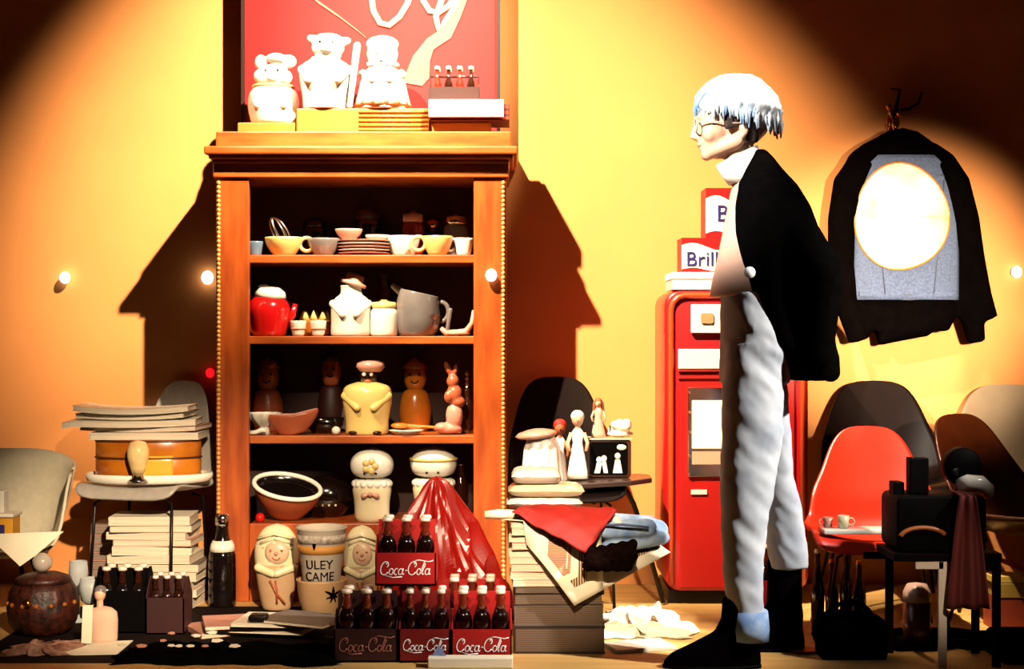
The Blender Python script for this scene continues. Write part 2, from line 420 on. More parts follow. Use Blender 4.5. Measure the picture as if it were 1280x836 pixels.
# 2: pig with flat ears
Y2 = 5.60; k2 = S(Y2)
j = thing('figure_cookie_jar', 'white pig jar with flat ears and broad body on the reeded block', 'cookie jar', (X(407, Y2), Y2, ZR))
obj(pot([(139, 26), (136, 28), (122, 29), (104, 32), (90, 33), (82, 29), (76, 20), (73, 18)], Y2), 'body', white, j)
head_blob([(410, 60, 0, 21, 16, 18), (394, 51, -2, 11, 6, 6, (0, .4, 0)), (428, 54, -2, 12, 6, 6, (0, -.3, 0)), (410, 49, 0, 18, 7, 14), (410, 64, -16, 8, 6, 7), (410, 71, 0, 17, 6, 15)], 'head', white, j, Y2, 407, 139)
mb = MB()
for x in (402, 418): mb.ell(((x-407)*k2, -18*k2, (139-56)*k2), 1.6*k2, 8)
obj(mb, 'eyes', blackg, j)
for x, sgn in ((379, -1), (436, 1)): obj(MB().cap(((x-407)*k2, -8*k2, 50*k2), ((x-407-sgn*10)*k2, -30*k2, 34*k2), 6*k2, 5*k2), 'arm', white, j)
# stick imitating the lit edge of the gap between the two
one(MB().cap((0, 0, .013), (.028, 0, .235), .011, .014), 'lit_edge_rod', white, 'white rod painting the lit gap edge between the two tall white jars', 'rod', (X(437, 5.56), 5.56, ZR))
# 3: robed lady
Y3 = 5.62; k3 = S(Y3)
j = thing('figure_cookie_jar', 'white robed lady jar with bonnet and dark scalloped hem on cabinet top', 'cookie jar', (X(478, Y3), Y3, ZR))
obj(pot([(134, 33), (130, 35), (112, 31), (98, 28), (88, 25), (82, 19), (78, 15)], Y3, flute=.03, nf=9, seg=54), 'robe', white, j)
mb = MB(); mb.torus((0, 0, 5*k3), 34*k3, 2.6*k3, 'Z', seg=48)
for i in range(14):
    a = 2*math.pi*i/14; mb.ell((33*k3*math.cos(a), 33*k3*math.sin(a), 6*k3), 4.5*k3, 8)
obj(mb, 'scalloped_hem', mat('brown_trim', '#7c3a14', .3), j)
head_blob([(478, 66, 0, 20, 19, 18), (478, 54, 0, 21, 11, 19), (478, 72, -10, 13, 13, 10), (478, 80, 0, 22, 7, 18)], 'head', white, j, Y3, 478, 138)
mb = MB()
for x in (472, 485): mb.ell(((x-478)*k3, -19.5*k3, (138-68)*k3), 1.5*k3, 8)
mb.ell((0, -18.5*k3, (138-77)*k3), (3*k3, 1.5*k3, 1*k3), 8); obj(mb, 'face', pinkg, j)
for sgn in (-1, 1): obj(MB().cap((sgn*24*k3, -4*k3, 46*k3), (sgn*10*k3, -26*k3, 36*k3), 6*k3, 5*k3), 'sleeve', white, j)

# small rack of red bottles on the right, over a white-topped box
Y4 = 5.6; k4 = S(Y4)
b = thing('gift_box', 'white-topped flat box with striped red side on cabinet top', 'box', (X(588, Y4), Y4-.01, ZP))
obj(MB().box((0, 0, .03), (98*k4, .2, .06)), 'body', stripes('red_striped_side', '#a8341c', '#4a120a', 16, 'Z', .5), b, smooth=False, bevel=.002)
obj(MB().box((-.012, -.006, .068), (92*k4, .205, .0155)).box((-.012, -.109, .036), (92*k4, .006, .05)), 'lid', white, b, smooth=False, bevel=.002)
rk = thing('bottle_carrier', 'small dark red carrier holding tiny bottles on top of the flat box', 'bottle carrier', (X(568, Y4), Y4-.005, ZP+.0765))
obj(MB().box((0, 0, .004), (62*k4, .1, .008)).box((0, -.05, .03), (62*k4, .004, .05)).box((0, .05, .03), (62*k4, .004, .05)).box((-31*k4, 0, .03), (.004, .1, .05)).box((31*k4, 0, .03), (.004, .1, .05)), 'tray', darkred, rk, smooth=False)
mb = MB()
for q in range(2): mb.tube([(-30*k4, 0, .05), (-30*k4, 0, .1), (30*k4, 0, .1), (30*k4, 0, .05)], .004, 8)
obj(mb, 'handle', chrome, rk)
for i in range(4):
    for jj in range(2):
        bb = thing('miniature_bottle', 'tiny dark bottle with bright cap in small carrier on cabinet top', 'bottle', (X(568, Y4)+(i-1.5)*14*k4, Y4-.028+jj*.046, ZP+.0765+.0085), 'tiny bottles in carrier on cabinet top')
        obj(MB().lathe([(0, 0), (.016, 0), (.017, .045), (.015, .065), (.007, .085), (.007, .115), (0, .115)], seg=14), 'glass', brownj if (i+jj) % 2 else redj, bb)
        obj(MB().lathe([(0, .115), (.01, .113), (.0105, .124), (.008, .128), (0, .128)], seg=14), 'cap', white, bb)

# ============================================================ SHELF A (bowls and plates)
YB_, YA_ = 5.735, 5.63
def base(cx, Y, z): return (X(cx, Y), Y, z + EPS)
za = SH['a']
def mug(cx, Y, z, yt, yb, ht, hb, m, name, label, cat, hs=1, handle=True, hw=None):
    t = thing(name, label, cat, base(cx, Y, z)); k = S(Y)
    obj(bowl(yt, yb, ht, hb, Y), 'bowl', m, t)
    if handle:
        h = (yb-yt)*k; mb = MB(); mb.torus((hs*(ht*.93*k + h*.26), 0, h*.62), h*.36, 2.4*k, 'Y'); obj(mb, 'handle', m, t)
    return t
mug(319, 5.61, za, 300, 318, 11, 8, blueg, 'teacup', 'small blue-grey cup at the left end of the top shelf', 'cup', handle=False)
t = mug(355, 5.615, za, 295, 318, 24, 13, butter, 'soup_bowl', 'yellow handled bowl holding a whisk on the top shelf', 'bowl', 1)
k = S(5.615)
w = thing('wire_whisk', 'looped wire whisk standing in the yellow bowl on top shelf', 'whisk', (X(362, 5.615), 5.615, za+.009))
mb = MB()
for q in range(3):
    pts = [(-.006 - .03*math.sin(a)*math.cos(q*1.05) - .055*(1-math.cos(a))/2, .02*math.sin(a)*math.sin(q*1.05), .02 + .115*(1-math.cos(a))/2) for a in [2*math.pi*i/20 for i in range(21)]]
    mb.tube(pts, .0032, 6)
obj(mb, 'wire_loops', chrome, w)
obj(MB().cap((.006, 0, 0.004), (-.006, 0, .03), .004, .005), 'handle', white, w)
mug(405, 5.63, za, 296, 318, 21, 12, greyg, 'soup_bowl', 'grey bowl between the yellow whisk bowl and the plate stack', 'bowl', handle=False)
zz = za
for i in range(5):
    h = .012
    one(MB().lathe([(0, 0), (.055, 0), (.06, .002), (.096, .009), (.099, .0105), (.096, .0112), (.058, .005), (0, .004)], seg=36), 'dinner_plate', white if i % 2 else pinkg,
        ('lowest plate', 'second plate from the bottom', 'middle plate', 'second plate from the top', 'topmost plate')[i] + ' of the white and pink stack on the top shelf', 'plate', (X(455, YA_), YA_, zz+EPS)); zz += .0118
mug(436, YA_, zz, 277, 291, 17, 8, pinkg, 'sauce_boat', 'tilted pink sauce dish sitting on top of the plate stack', 'sauce dish', handle=False)
mug(472, 5.66, zz, 286, 293, 16, 11, white, 'soap_dish', 'low white dish on the right of the plate stack', 'dish', handle=False)
mug(504, 5.665, za, 293, 318.5, 21, 13, white, 'soup_bowl', 'plain white bowl right of the plate stack on top shelf', 'bowl', -1)
mug(547, 5.58, za, 294, 318, 19, 11, butter, 'soup_bowl', 'yellow handled bowl between two white bowls on top shelf', 'bowl', -1)
mug(579, 5.605, za, 296, 318, 12, 9, white, 'soup_bowl', 'small white bowl at right end of the top shelf', 'bowl', -1)
def jar(cx, Y, z, yt, yb, hw, m, lm, label, name='glass_jar'):
    t = thing(name, label, 'jar', base(cx, Y, z)); h = yb-yt
    obj(pot([(yb, hw*.85), (yb-h*.08, hw), (yb-h*.62, hw), (yb-h*.76, hw*.82)], Y), 'body', m, t)
    obj(pot([(yb, hw*.82), (yb-h*.05, hw*.9), (yb-h*.18, hw*.86), (yb-h*.21, hw*.3), (yb-h*.24, hw*.25)], Y).__class__().lathe([(r, zz_ + h*.75*S(Y)) for r, zz_ in prof([(yb, hw*.82), (yb-h*.05, hw*.9), (yb-h*.18, hw*.86), (yb-h*.21, hw*.3), (yb-h*.25, hw*.2)], Y)]), 'lid', lm, t)
    return t
jar(393, 5.80, za, 270, 320, 16, brownj, blackg, 'dark brown lidded jar behind the grey bowl on top shelf')
jar(460, 5.80, za, 256, 320, 17, brownj, darkred, 'dark reddish jar standing behind the plate stack')
jar(516, 5.725, za, 262, 320, 14, redj, pinkg, 'jar of red preserve with pale lid behind the white bowl')
jar(541, 5.79, za, 270, 320, 10, brownj, brass, 'slim dark jar with brass lid behind right yellow bowl')
jar(570, 5.735, za, 266, 320, 16, greyg, chrome, 'smoky grey jar with metal lid at back right of top shelf')

# ============================================================ SHELF B
zb = SH['b']
t = thing('teapot', 'big red round kettle with white lid at left of second shelf', 'kettle', base(336, 5.62, zb)); k = S(5.62)
obj(pot([(420, 19), (417, 22), (404, 25), (390, 27), (380, 25), (372, 19)], 5.62), 'body', redg, t)
obj(MB().lathe([(0, 48*k), (20*k, 46*k), (19*k, 54*k), (14*k, 60*k), (0, 62*k)], c=(2*k, 0, 0)).ell((-6*k, 0, 61*k), (8*k, 8*k, 4*k), 12), 'lid', white, t)
obj(MB().tube([(22*k, 0, 14*k), (30*k, 0, 26*k), (33*k, 0, 40*k)], [5*k, 4*k, 3*k]), 'spout', redg, t)
for cx, lab in ((373, 'small white egg cup beside the red kettle'), (398, 'small white egg cup in front of the orange dish')):
    t = thing('egg_cup', lab, 'cup', base(cx, 5.59, zb))
    obj(bowl(401, 420, 10, 7, 5.59), 'bowl', white, t); obj(MB().torus((0, 0, 9*S(5.59)), 9.3*S(5.59), .8*S(5.59), 'Z'), 'painted_band', pinkg, t)
t = thing('crown_dish', 'orange dish with peaked rim behind the egg cups on second shelf', 'dish', base(394, 5.70, zb)); k = S(5.70)
obj(pot([(420, 14), (416, 18), (400, 20)], 5.70), 'bowl', orangeg, t)
mb = MB()
for i in range(8):
    a = 2*math.pi*i/8; mb.lathe([(6*k, 0), (0, 13*k)], c=(15*k*math.cos(a), 15*k*math.sin(a), 19*k), seg=10)
obj(mb, 'peaks', butter, t)
t = thing('cookie_jar', 'tall white jar with tilted pink hat lid on the second shelf', 'cookie jar', base(439, 5.605, zb)); k = S(5.605)
obj(pot([(420, 24), (416, 25.5), (400, 25), (384, 25), (374, 21), (368, 14), (362, 13), (357, 14)], 5.605), 'body', white, t)
obj(MB().lathe([(0, 0), (16*k, 0), (17*k, 4*k), (12*k, 6*k), (11*k, 14*k), (0, 15*k)], M=Matrix.Translation((2*k, 0, 63*k)) @ Matrix.Rotation(R(16), 4, 'Y')), 'hat_lid', pinkg, t)
for sgn in (-1, 1): obj(MB().cap((sgn*22*k, -6*k, 40*k), (sgn*8*k, -25*k, 26*k), 5*k, 4*k), 'arm', white, t)
jar(480, 5.59, zb, 375, 420, 17, white, butter, 'white lidded canister between the hat jar and the grey pitcher', 'canister')
t = thing('glass_bottle', 'dark bottle standing at the back behind the white canister', 'bottle', base(481, 5.76, zb))
obj(pot([(421, 13), (418, 14), (380, 14), (368, 10), (360, 7), (350, 6)], 5.76), 'body', brownj, t); obj(MB().lathe([(0, 0), (7*S(5.76), 0), (7*S(5.76), .022), (0, .022)], c=(0, 0, 71*S(5.76))), 'cap', darkred, t)
t = thing('pitcher', 'grey glazed pitcher with slanted mouth on the second shelf', 'pitcher', base(521, 5.62, zb)); k = S(5.62)
mb = pot([(420, 22), (416, 25), (404, 28), (388, 28), (374, 26), (366, 24)], 5.62)
mb.v = [(x + (.06*z), y, z + (-.22*x if z > .08 else 0)) for x, y, z in mb.v]; obj(mb, 'body', greyg, t)
obj(MB().cap((-16*k, 0, 52*k), (-29*k, 0, 62*k), 6*k, 4*k), 'spout', greyg, t)
obj(MB().torus((30*k, 0, 30*k), 12*k, 3*k, 'Y', arc=(-90, 90), sq=(.8, 1)), 'handle', greyg, t)
t = thing('serving_tray', 'pink coral dish with upturned prongs at right of second shelf', 'dish', base(571, 5.60, zb)); k = S(5.60)
mb = MB().tube([(-20*k, 0, 10*k), (-14*k, 0, 4*k), (0, 0, 4*k), (12*k, 0, 6*k), (19*k, 0, 16*k), (21*k, 0, 32*k)], [2.5*k, 4*k, 4*k, 4*k, 3*k, 2*k]); obj(mb, 'curved_rim', pinkg, t)
obj(MB().cap((-12*k, 0, 6*k), (-8*k, 0, 32*k), 2.5*k, 3*k), 'prong', greyg, t)
obj(MB().ell((0, 4*k, 3.4*k), (17*k, 12*k, 3.3*k)), 'dish_base', pinkg, t)

# ============================================================ SHELF C
zc = SH['c']
t = thing('shell_dish', 'white shell dish on small feet at left of third shelf', 'dish', base(330, 5.60, zc)); k = S(5.60)
obj(MB().lathe([(0, 0), (8*k, 0), (6*k, 9*k), (0, 9*k)]), 'foot', white, t)
mb = bowl(515, 533, 20, 6, 5.60); mb.v = [(x*(1+.1*math.cos(9*math.atan2(y, x))), y*(1+.1*math.cos(9*math.atan2(y, x))), z + 9*k) for x, y, z in mb.v]; obj(mb, 'shell', white, t)
one(MB().tube([(0, 0, .009), (.02, 0, .011), (.045, .0, .02), (.06, 0, .014)], [.009, .008, .01, .006]), 'ceramic_hand', white, 'small white ceramic piece lying before the shell dish', 'ornament', base(313, 5.545, zc))
t = thing('boat_dish', 'long terracotta boat-shaped dish on the third shelf', 'dish', base(366, 5.565, zc)); k = S(5.565)
mb = bowl(520, 545, 30, 15, 5.565, depth=.42); mb.v = [(x*1.08, y, z + max(0, x)*.25) for x, y, z in mb.v]; obj(mb, 'bowl', terra, t)
obj(MB().tube([(24*k*math.cos(a)*1.25, 12*k*math.sin(a), 25*k + max(0, 30*k*math.cos(a))*.25) for a in [2*math.pi*i/24 for i in range(25)]], 1.2*k, 6, cap=False), 'rim', pinkg, t)
one(MB().lathe([(0, 0), (16*k, 0), (23*k, 10*k), (25*k, 20*k), (23*k, 20*k), (14*k, 5*k), (0, 4*k)], depth=.5), 'oval_bowl', blackg, 'shiny black oval bowl between the terracotta dish and the chef jar', 'bowl', base(406, 5.66, zc))
one(MB().ell((0, 0, 5.6*k), 5.5*k), 'highlight_ball', white, 'small white ball painting a highlight beside the chef jar on third shelf', 'ball', base(420, 5.55, zc))  # white ball imitates the highlight on the black bowl
# chef jar
Yc = 5.60; k = S(Yc)
t = thing('chef_cookie_jar', 'cream chef figure cookie jar with dark face and pink cap on third shelf', 'cookie jar', base(459, Yc, zc))
obj(pot([(545, 25), (542, 27), (528, 27), (514, 29), (502, 31), (490, 30), (484, 25), (480, 13)], Yc, depth=.85), 'body', butter, t)
obj(MB().ell((2*k, 0, 74*k), (12*k, 11*k, 13*k)), 'head', darkskin, t)
mb = MB().lathe([(0, 79*k), (13*k, 78*k), (18*k, 84*k), (17*k, 89*k), (10*k, 92*k), (0, 92.5*k)], c=(4*k, 0, 0)); obj(mb, 'cap', pinkg, t)
mb = MB()
for x in (-3, 6): mb.ell((x*k, -10.2*k, 75*k), (2.6*k, 2*k, 2.4*k), 10)
obj(mb, 'eyes', white, t)
obj(MB().ell((1.5*k, -9*k, 66*k), (5*k, 4*k, 3*k), 10), 'mouth', terra, t)
for sgn in (-1, 1): obj(MB().cap((sgn*26*k, -8*k, 48*k), (sgn*10*k, -25*k, 34*k), 6*k, 4.5*k), 'arm', butter, t)
for x in (-16, 14): obj(MB().ell((x*k, -20*k, 3*k), (6*k, 6*k, 2.8*k), 10), 'shoe', brownj, t)
one(MB().lathe([(0, 0), (14*k, 0), (21*k, 5*k), (22*k, 6*k), (20*k, 6.4*k), (0, 2*k)], depth=.8), 'saucer', white, 'white saucer right of the chef jar on third shelf', 'saucer', base(508, 5.565, zc))
t = thing('wooden_spoon', 'orange-brown wooden spoon resting on the white saucer', 'spoon', (X(500, 5.60), 5.60, zc+.0205))
obj(MB().ell((-.002, 0, .012), (.035, .02, .011)), 'bowl', orangeg, t); obj(MB().cap((.03, 0, .012), (.15, .0, .004), .007, .005), 'handle', orangeg, t)
# bunny / boot figure
Yr = 5.60; k = S(Yr)
t = thing('rabbit_figurine', 'tall pink boot-shaped figurine with leaning rabbit on third shelf', 'figurine', base(561, Yr, zc))
head_blob([(560, 538, 0, 18, 7, 10), (568, 522, 0, 11, 18, 10), (553, 536, -2, 10, 6, 9)], 'boot', pinkg, t, Yr, 561, 545)
head_blob([(568, 495, 0, 10, 13, 9), (566, 479, 0, 8, 9, 8), (560, 463, 0, 4, 10, 3.5, (0, -.4, 0)), (569, 465, 0, 3.5, 8, 3.5, (0, .2, 0)), (561, 498, -5, 6, 8, 5), (572, 505, 0, 10, 8, 9)], 'rabbit', terra, t, Yr, 561, 545)
t = thing('glass_bottle', 'slim dark bottle with bead stopper at right end of third shelf', 'bottle', base(584, 5.64, zc))
obj(pot([(545, 7), (543, 8), (512, 8), (500, 4), (490, 3.5)], 5.64), 'body', brownj, t)
mb = MB()
for i in range(4): mb.ell((0, 0, (57+i*6)*S(5.64)), 3.1*S(5.64), 10)
obj(mb, 'bead_stopper', chrome, t)
# dim figures along the back
def dim(cx, yt, hw, m, fm, label, name='figure_cookie_jar', Y=5.79, z=zc, yb=548):
    t = thing(name, label, 'cookie jar', base(cx, Y, z)); k = S(Y); h = (yb-yt)
    obj(pot([(yb, hw*.8), (yb-h*.1, hw*.95), (yb-h*.3, hw), (yb-h*.5, hw*.8), (yb-h*.56, hw*.5)], Y), 'body', m, t)
    obj(MB().ell((0, 0, h*.72*k), (hw*.72*k, hw*.7*k, h*.22*k)), 'head', fm, t)
    obj(MB().lathe([(0, h*.84*k), (hw*.8*k, h*.84*k), (hw*.5*k, h*.92*k), (0, h*k)]), 'hat', m, t)
    mb = MB()
    for s_ in (-1, 1): mb.ell((s_*hw*.28*k, -hw*.66*k, h*.76*k), 1.8*k, 8)
    mb.torus((0, -hw*.66*k, h*.70*k), hw*.25*k, .8*k, 'Y', 8, arc=(200, 340)); obj(mb, 'face', blackg, t)
dim(335, 455, 19, terra, orangeg, 'dim red-brown figure jar at back left of third shelf')
dim(414, 445, 17, darkred, terra, 'dim dark doll-like jar left of chef jar at back of shelf')
dim(519, 455, 20, orangeg, orangeg, 'dim orange round-faced jar right of the chef at the back')
dim(436, 490, 12, greyg, greyg, 'small grey figure jar half hidden behind the chef jar')

# ============================================================ SHELF D
zd = SH['d']
Yd = 5.62; k = S(Yd)
t = thing('serving_bowl', 'tilted black and terracotta bowl with pale lining on lowest shelf', 'bowl', base(356, Yd, zd))
mb = bowl(612, 655, 42, 20, Yd, depth=.6)
tilt = Matrix.Rotation(R(10), 4, 'Y') @ Matrix.Rotation(R(30), 4, 'X')
lo_ = min((tilt @ Vector(p)).z for p in mb.v)
def tilted(mb): mb.v = [tuple(tilt @ Vector(p) - Vector((0, 0, lo_))) for p in mb.v]; return mb
obj(tilted(mb), 'bowl', terra, t)
obj(tilted(MB().lathe([(19*k, 3.5*k), (30*k, 18*k), (37*k, 32*k), (40*k, 41*k), (38.5*k, 41*k), (35*k, 31*k), (28*k, 18*k), (17*k, 4.6*k), (0, 4.4*k), (0, 3.2*k)], depth=.6, seg=32)), 'lining', blackg, t)
obj(MB().tube([tuple(tilt @ Vector((41.5*k*math.cos(a), 25*k*math.sin(a), 43.5*k)) - Vector((0, 0, lo_))) for a in [2*math.pi*i/28 for i in range(29)]], 3*k, 8, cap=False), 'rim', white, t)
t = thing('black_dish', 'long shiny black covered dish beside the tilted bowl on lowest shelf', 'dish', base(406, 5.735, zd)); k = S(5.735)
obj(MB().lathe([(0, 0), (22*k, 0), (36*k, 18*k), (38*k, 28*k), (30*k, 42*k), (10*k, 50*k), (0, 52*k)], depth=.6), 'body', blackg, t)
mb = MB()
for i in range(5): mb.ell(((-16+i*8)*k, -21.5*k, 16*k), 1.6*k, 8)
obj(mb, 'studs', cream, t)
one(MB().ell((0, 0, 6*S(5.55)), 6*S(5.55)), 'glass_ball', redg, 'small red ball at left end of the lowest shelf', 'ball', base(325, 5.55, zd))
def clown(cx, Y, z, yt, yb, hw, label, band):
    t = thing('figure_cookie_jar', label, 'cookie jar', base(cx, Y, z)); k = S(Y); h = yb-yt
    obj(pot([(yb, hw*.7), (yb-h*.06, hw*.8), (yb-h*.25, hw*.82), (yb-h*.42, hw*.9), (yb-h*.52, hw*.8), (yb-h*.58, hw*.55)], Y), 'body', cream, t)
    obj(pot([(yb, hw*.5), (yb-h*.05, hw*.86), (yb-h*.15, hw), (yb-h*.26, hw*.94), (yb-h*.36, hw*.6), (yb-h*.40, hw*.1)], Y).__class__().lathe([(r, z_ + h*.58*k) for r, z_ in prof(smooth_rows([(yb, hw*.5), (yb-h*.05, hw*.86), (yb-h*.15, hw), (yb-h*.26, hw*.94), (yb-h*.36, hw*.6), (yb-h*.41, hw*.1)]), Y)]), 'lid', white, t)
    mb = MB()
    if band == 'flower':
        for i in range(5):
            a = 2*math.pi*i/5; mb.ell((6*k*math.cos(a), -hw*.97*k, h*.76*k + 6*k*math.sin(a)), (4.5*k, 3*k, 4.5*k), 10)
    else: mb.torus((0, 0, h*.82*k), hw*.98*k, 2*k, 'Z')
    obj(mb, band, butter, t)
    mb = MB(); mb.torus((0, 0, h*.52*k), hw*.72*k, 4.5*k, 'Z')
    for i in range(16):
        a = 2*math.pi*i/16; mb.ell((hw*.78*k*math.cos(a), hw*.78*k*math.sin(a), h*.5*k), (5*k, 5*k, 5*k), 8)
    obj(mb, 'ruffle_collar', white, t)
    mb = MB().ell((0, -hw*.95*k, h*.38*k), (3*k, 2.5*k, 3*k), 10)
    for s_ in (-1, 1): mb.cap((s_*2*k, -hw*.93*k, h*.38*k), (s_*8*k, -hw*.88*k, h*.36*k), 1.5*k, 3.5*k)
    obj(mb, 'bow', pinkg, t)
    mb = MB()
    for s_ in (-1, 1): mb.ell((s_*7*k, -hw*.93*k, h*.66*k), 1.7*k, 8)
    obj(mb, 'eyes', blackg, t)
clown(465, 5.605, zd, 565, 657, 27, 'white jar with flowered cap lid on the lowest shelf', 'flower')
clown(542, 5.62, zd, 564, 657, 29, 'white jar with banded cap lid behind the red bag', 'hat_band')
t = thing('glass_bottle', 'dark bottle with bright rim at right end of lowest shelf', 'bottle', base(576, 5.70, zd))
obj(pot([(657, 8), (620, 9), (605, 5), (590, 4)], 5.70), 'body', brownj, t); obj(MB().torus((0, 0, 66*S(5.7)), 4*S(5.7), 1.2*S(5.7), 'Z'), 'rim', chrome, t)
# ============================================================ generic builders
def shell_fn(w_seat, w_top, h_top, seat_h, depth=.44, cup=.06, arms=0, lean=.28):
    """moulded shell: v runs from the front lip to the top of the back"""
    ctrl = [(-depth*.52, seat_h-.03), (-depth*.42, seat_h+.005), (-depth*.1, seat_h-.012), (depth*.25, seat_h-.018), (depth*.45, seat_h+.02), (depth*.55, seat_h+.11), (depth*.55+lean*.35*(h_top-seat_h), seat_h+.55*(h_top-seat_h)), (depth*.55+lean*(h_top-seat_h), h_top)]
    n = len(ctrl)-1
    def cl(v):
        p = v*n; i = min(int(p), n-1); t = p-i
        P = [ctrl[max(i-1, 0)], ctrl[i], ctrl[i+1], ctrl[min(i+2, n)]]
        return [.5*((2*P[1][a]) + (-P[0][a]+P[2][a])*t + (2*P[0][a]-5*P[1][a]+4*P[2][a]-P[3][a])*t*t + (-P[0][a]+3*P[1][a]-3*P[2][a]+P[3][a])*t**3) for a in (0, 1)]
    def fn(u, v):
        u = 2*u-1; v = 1-(1-v)**1.5
        y, z = cl(v); y2, z2 = cl(min(v+.01, 1)); y1, z1 = cl(max(v-.01, 0))
        ty, tz = y2-y1, z2-z1; L = math.hypot(ty, tz) or 1; ny, nz = -tz/L, ty/L
        w = w_seat + (w_top-w_seat)*max(0, (v-.45)/.55)
        s_ = max(0, (v-.62)/.38)
        e = max(.05, (1-min(1, s_)**3.2)**(1/2.6)) if v > .5 else max(.62, max(0, 1-abs(2*v-1)**9)**(1/4))
        if arms: w *= 1 + .16*math.sin(math.pi*min(1, max(0, (v-.1)/.9)))
        c = cup*((abs(u)*e)**2.6)*(math.sin(math.pi*(.12 + .8*v)) + (arms*1.5*math.sin(math.pi*v) if arms else 0))
        return (u*w/2*e, y + ny*c, z + nz*c)
    return fn
def shell_chair(name, label, loc, rz, m, cat='chair', seat_h=.44, h_top=.80, w_seat=.46, w_top=.38, depth=.44, cup=.06, arms=0, lean=.28, legm=None, group=None, splay=.2):
    t = thing(name, label, cat, loc, group, rz)
    obj(MB().grid(shell_fn(w_seat, w_top, h_top, seat_h, depth, cup, arms, lean), 24, 56), 'shell', m, t, solid=.009)
    for sx_ in (-1, 1):
        for sy_ in (-1, 1):
            obj(MB().tube([(sx_*.12, sy_*.1, seat_h-.036), (sx_*.15, sy_*.13, seat_h-.05), (sx_*splay, sy_*splay, .0)], .006, 8), 'leg', legm or steel_d, t)
    return t
def magazine(x, y, z, w, d, h, rz, label, cm, pm=None, name='magazine', cat='magazine', group=None, curl=0, droop=0):
    t = thing(name, label, cat, (x, y, z), group, rz)
    if curl or droop:
        obj(bent_box(MB(), (w*.985, d*.985, h*.86), h*.07, 12, curl, droop), 'pages', pm or paper, t, smooth=False)
        mb = bent_box(bent_box(MB(), (w, d, h*.07), 0, 12, curl, droop), (w, d, h*.07), h*.93, 12, curl, droop); obj(mb, 'cover', cm, t, smooth=False); return t
    obj(MB().box((0, 0, h/2), (w*.985, d*.985, h*.86)), 'pages', pm or paper, t, smooth=False)
    mb = MB(); e = h*.07
    mb.box((0, 0, e/2), (w, d, e)).box((0, 0, h-e/2), (w, d, e)).box((-w/2+e/2, 0, h/2), (e, d, h-2*e)); obj(mb, 'cover', cm, t, smooth=False)
    return t
ORD = ['lowest', 'second lowest', 'third lowest', 'fourth lowest', 'fifth lowest', 'sixth lowest', 'seventh lowest', 'eighth lowest', 'ninth lowest', 'tenth lowest', 'eleventh lowest', 'twelfth lowest', 'thirteenth lowest']
def stack(x0, x1, Y, z, ys, d, what, where, covers, pm=None, name='magazine', cat='magazine', group=None, jit=.05, skew=(0, 0)):
    """ys: row of the top edge of each book, bottom first"""
    k = S(Y-d/2); zc_ = z; n = len(ys)
    for i, yt in enumerate(ys):
        h = (Z(yt, Y-d/2) - zc_); w = (x1-x0)*k*random.uniform(.93, 1.0)
        pos = 'topmost' if i == n-1 else ORD[i]
        magazine((X((x0+x1)/2, Y-d/2)) + random.uniform(-1, 1)*jit*.12 + skew[0]*i, Y + skew[1]*i, zc_+.0004, w, d*random.uniform(.94, 1), h-.0006, random.uniform(-jit, jit), f'{pos} {what} {where}', covers[i % len(covers)], pm, name, cat, group)
        zc_ += h
    return zc_

# cola bottle and carton ------------------------------------------------------
def bottle_proto(h, dark, nm, label, group, loc, rs=1):
    t = thing('cola_bottle', label, 'bottle', loc, group); q = h/.2
    obj(MB().lathe([(r*rs, z*q) for r, z in [(0, 0), (.026, 0), (.0285, .006), (.028, .045), (.0245, .065), (.0265, .085), (.029, .105), (.026, .125), (.018, .145)]], seg=20), 'body', dark, t)
    obj(MB().lathe([(r*rs, z*q) for r, z in [(.0179, .1452), (.0135, .16), (.0115, .18), (.0125, .183), (.0125, .19), (0, .19)]], seg=16), 'neck', nm, t)
    obj(MB().lathe([(r*rs, z*q) for r, z in [(.0135, .188), (.0165, .189), (.0155, .196), (.013, .2), (0, .2)]], seg=16, flute=.03, nf=8), 'cap', cap_m, t)
    return t
BP = {}
def carton(cx, Yf, z, label, blabel, grp, w=.185, bh=.2, m=red_cd, ink_=wht_ink, front=True, hh=.10, rz=0, necks=None, dark=None):
    """six-bottle carton, front face at Yf"""
    d = .131; Y = Yf + d/2
    t = thing('bottle_carton', label, 'carton', (X(cx, Yf), Y, z), rz=rz)
    obj(MB().box((0, 0, .003), (w, d, .006)).box((0, -d/2+.002, hh/2), (w, .004, hh)).box((0, d/2-.002, hh/2), (w, .004, hh)), 'tray', m, t, smooth=False)
    for s_ in (-1, 1):
        obj(MB().prism([(-d/2, 0), (d/2, 0), (d/2, hh), (.012, hh*1.5), (-.012, hh*1.5), (-d/2, hh)], .004, Matrix.Translation((s_*(w/2-.002), 0, 0)) @ Matrix.Rotation(R(90), 4, 'Z')), 'end_panel', m, t, smooth=False)
    obj(MB().box((0, 0, bh*.5), (w-.01, .004, bh*.9)), 'handle_panel', m, t, smooth=False)
    if front:
        obj(script(w*.86, (0, -d/2-.001, hh*.52)), 'lettering', ink_, t)
    for i in range(3):
        for jj in range(2):
            lc = (t.location.x + (i-1)*(w-.012)/3*math.cos(rz) - (jj-.5)*.064*math.sin(rz), Y + (jj-.5)*.064*math.cos(rz) + (i-1)*(w-.012)/3*math.sin(rz), z + .0065)
            key = (bh, w, (dark or cola).name)
            if key not in BP: BP[key] = bottle_proto(bh-.007, dark or cola, necks or neckg, blabel, grp, lc, min(1.0, (w-.012)/6/.0295))
            else: dup(BP[key], lc, label=blabel, group=grp)
    return t

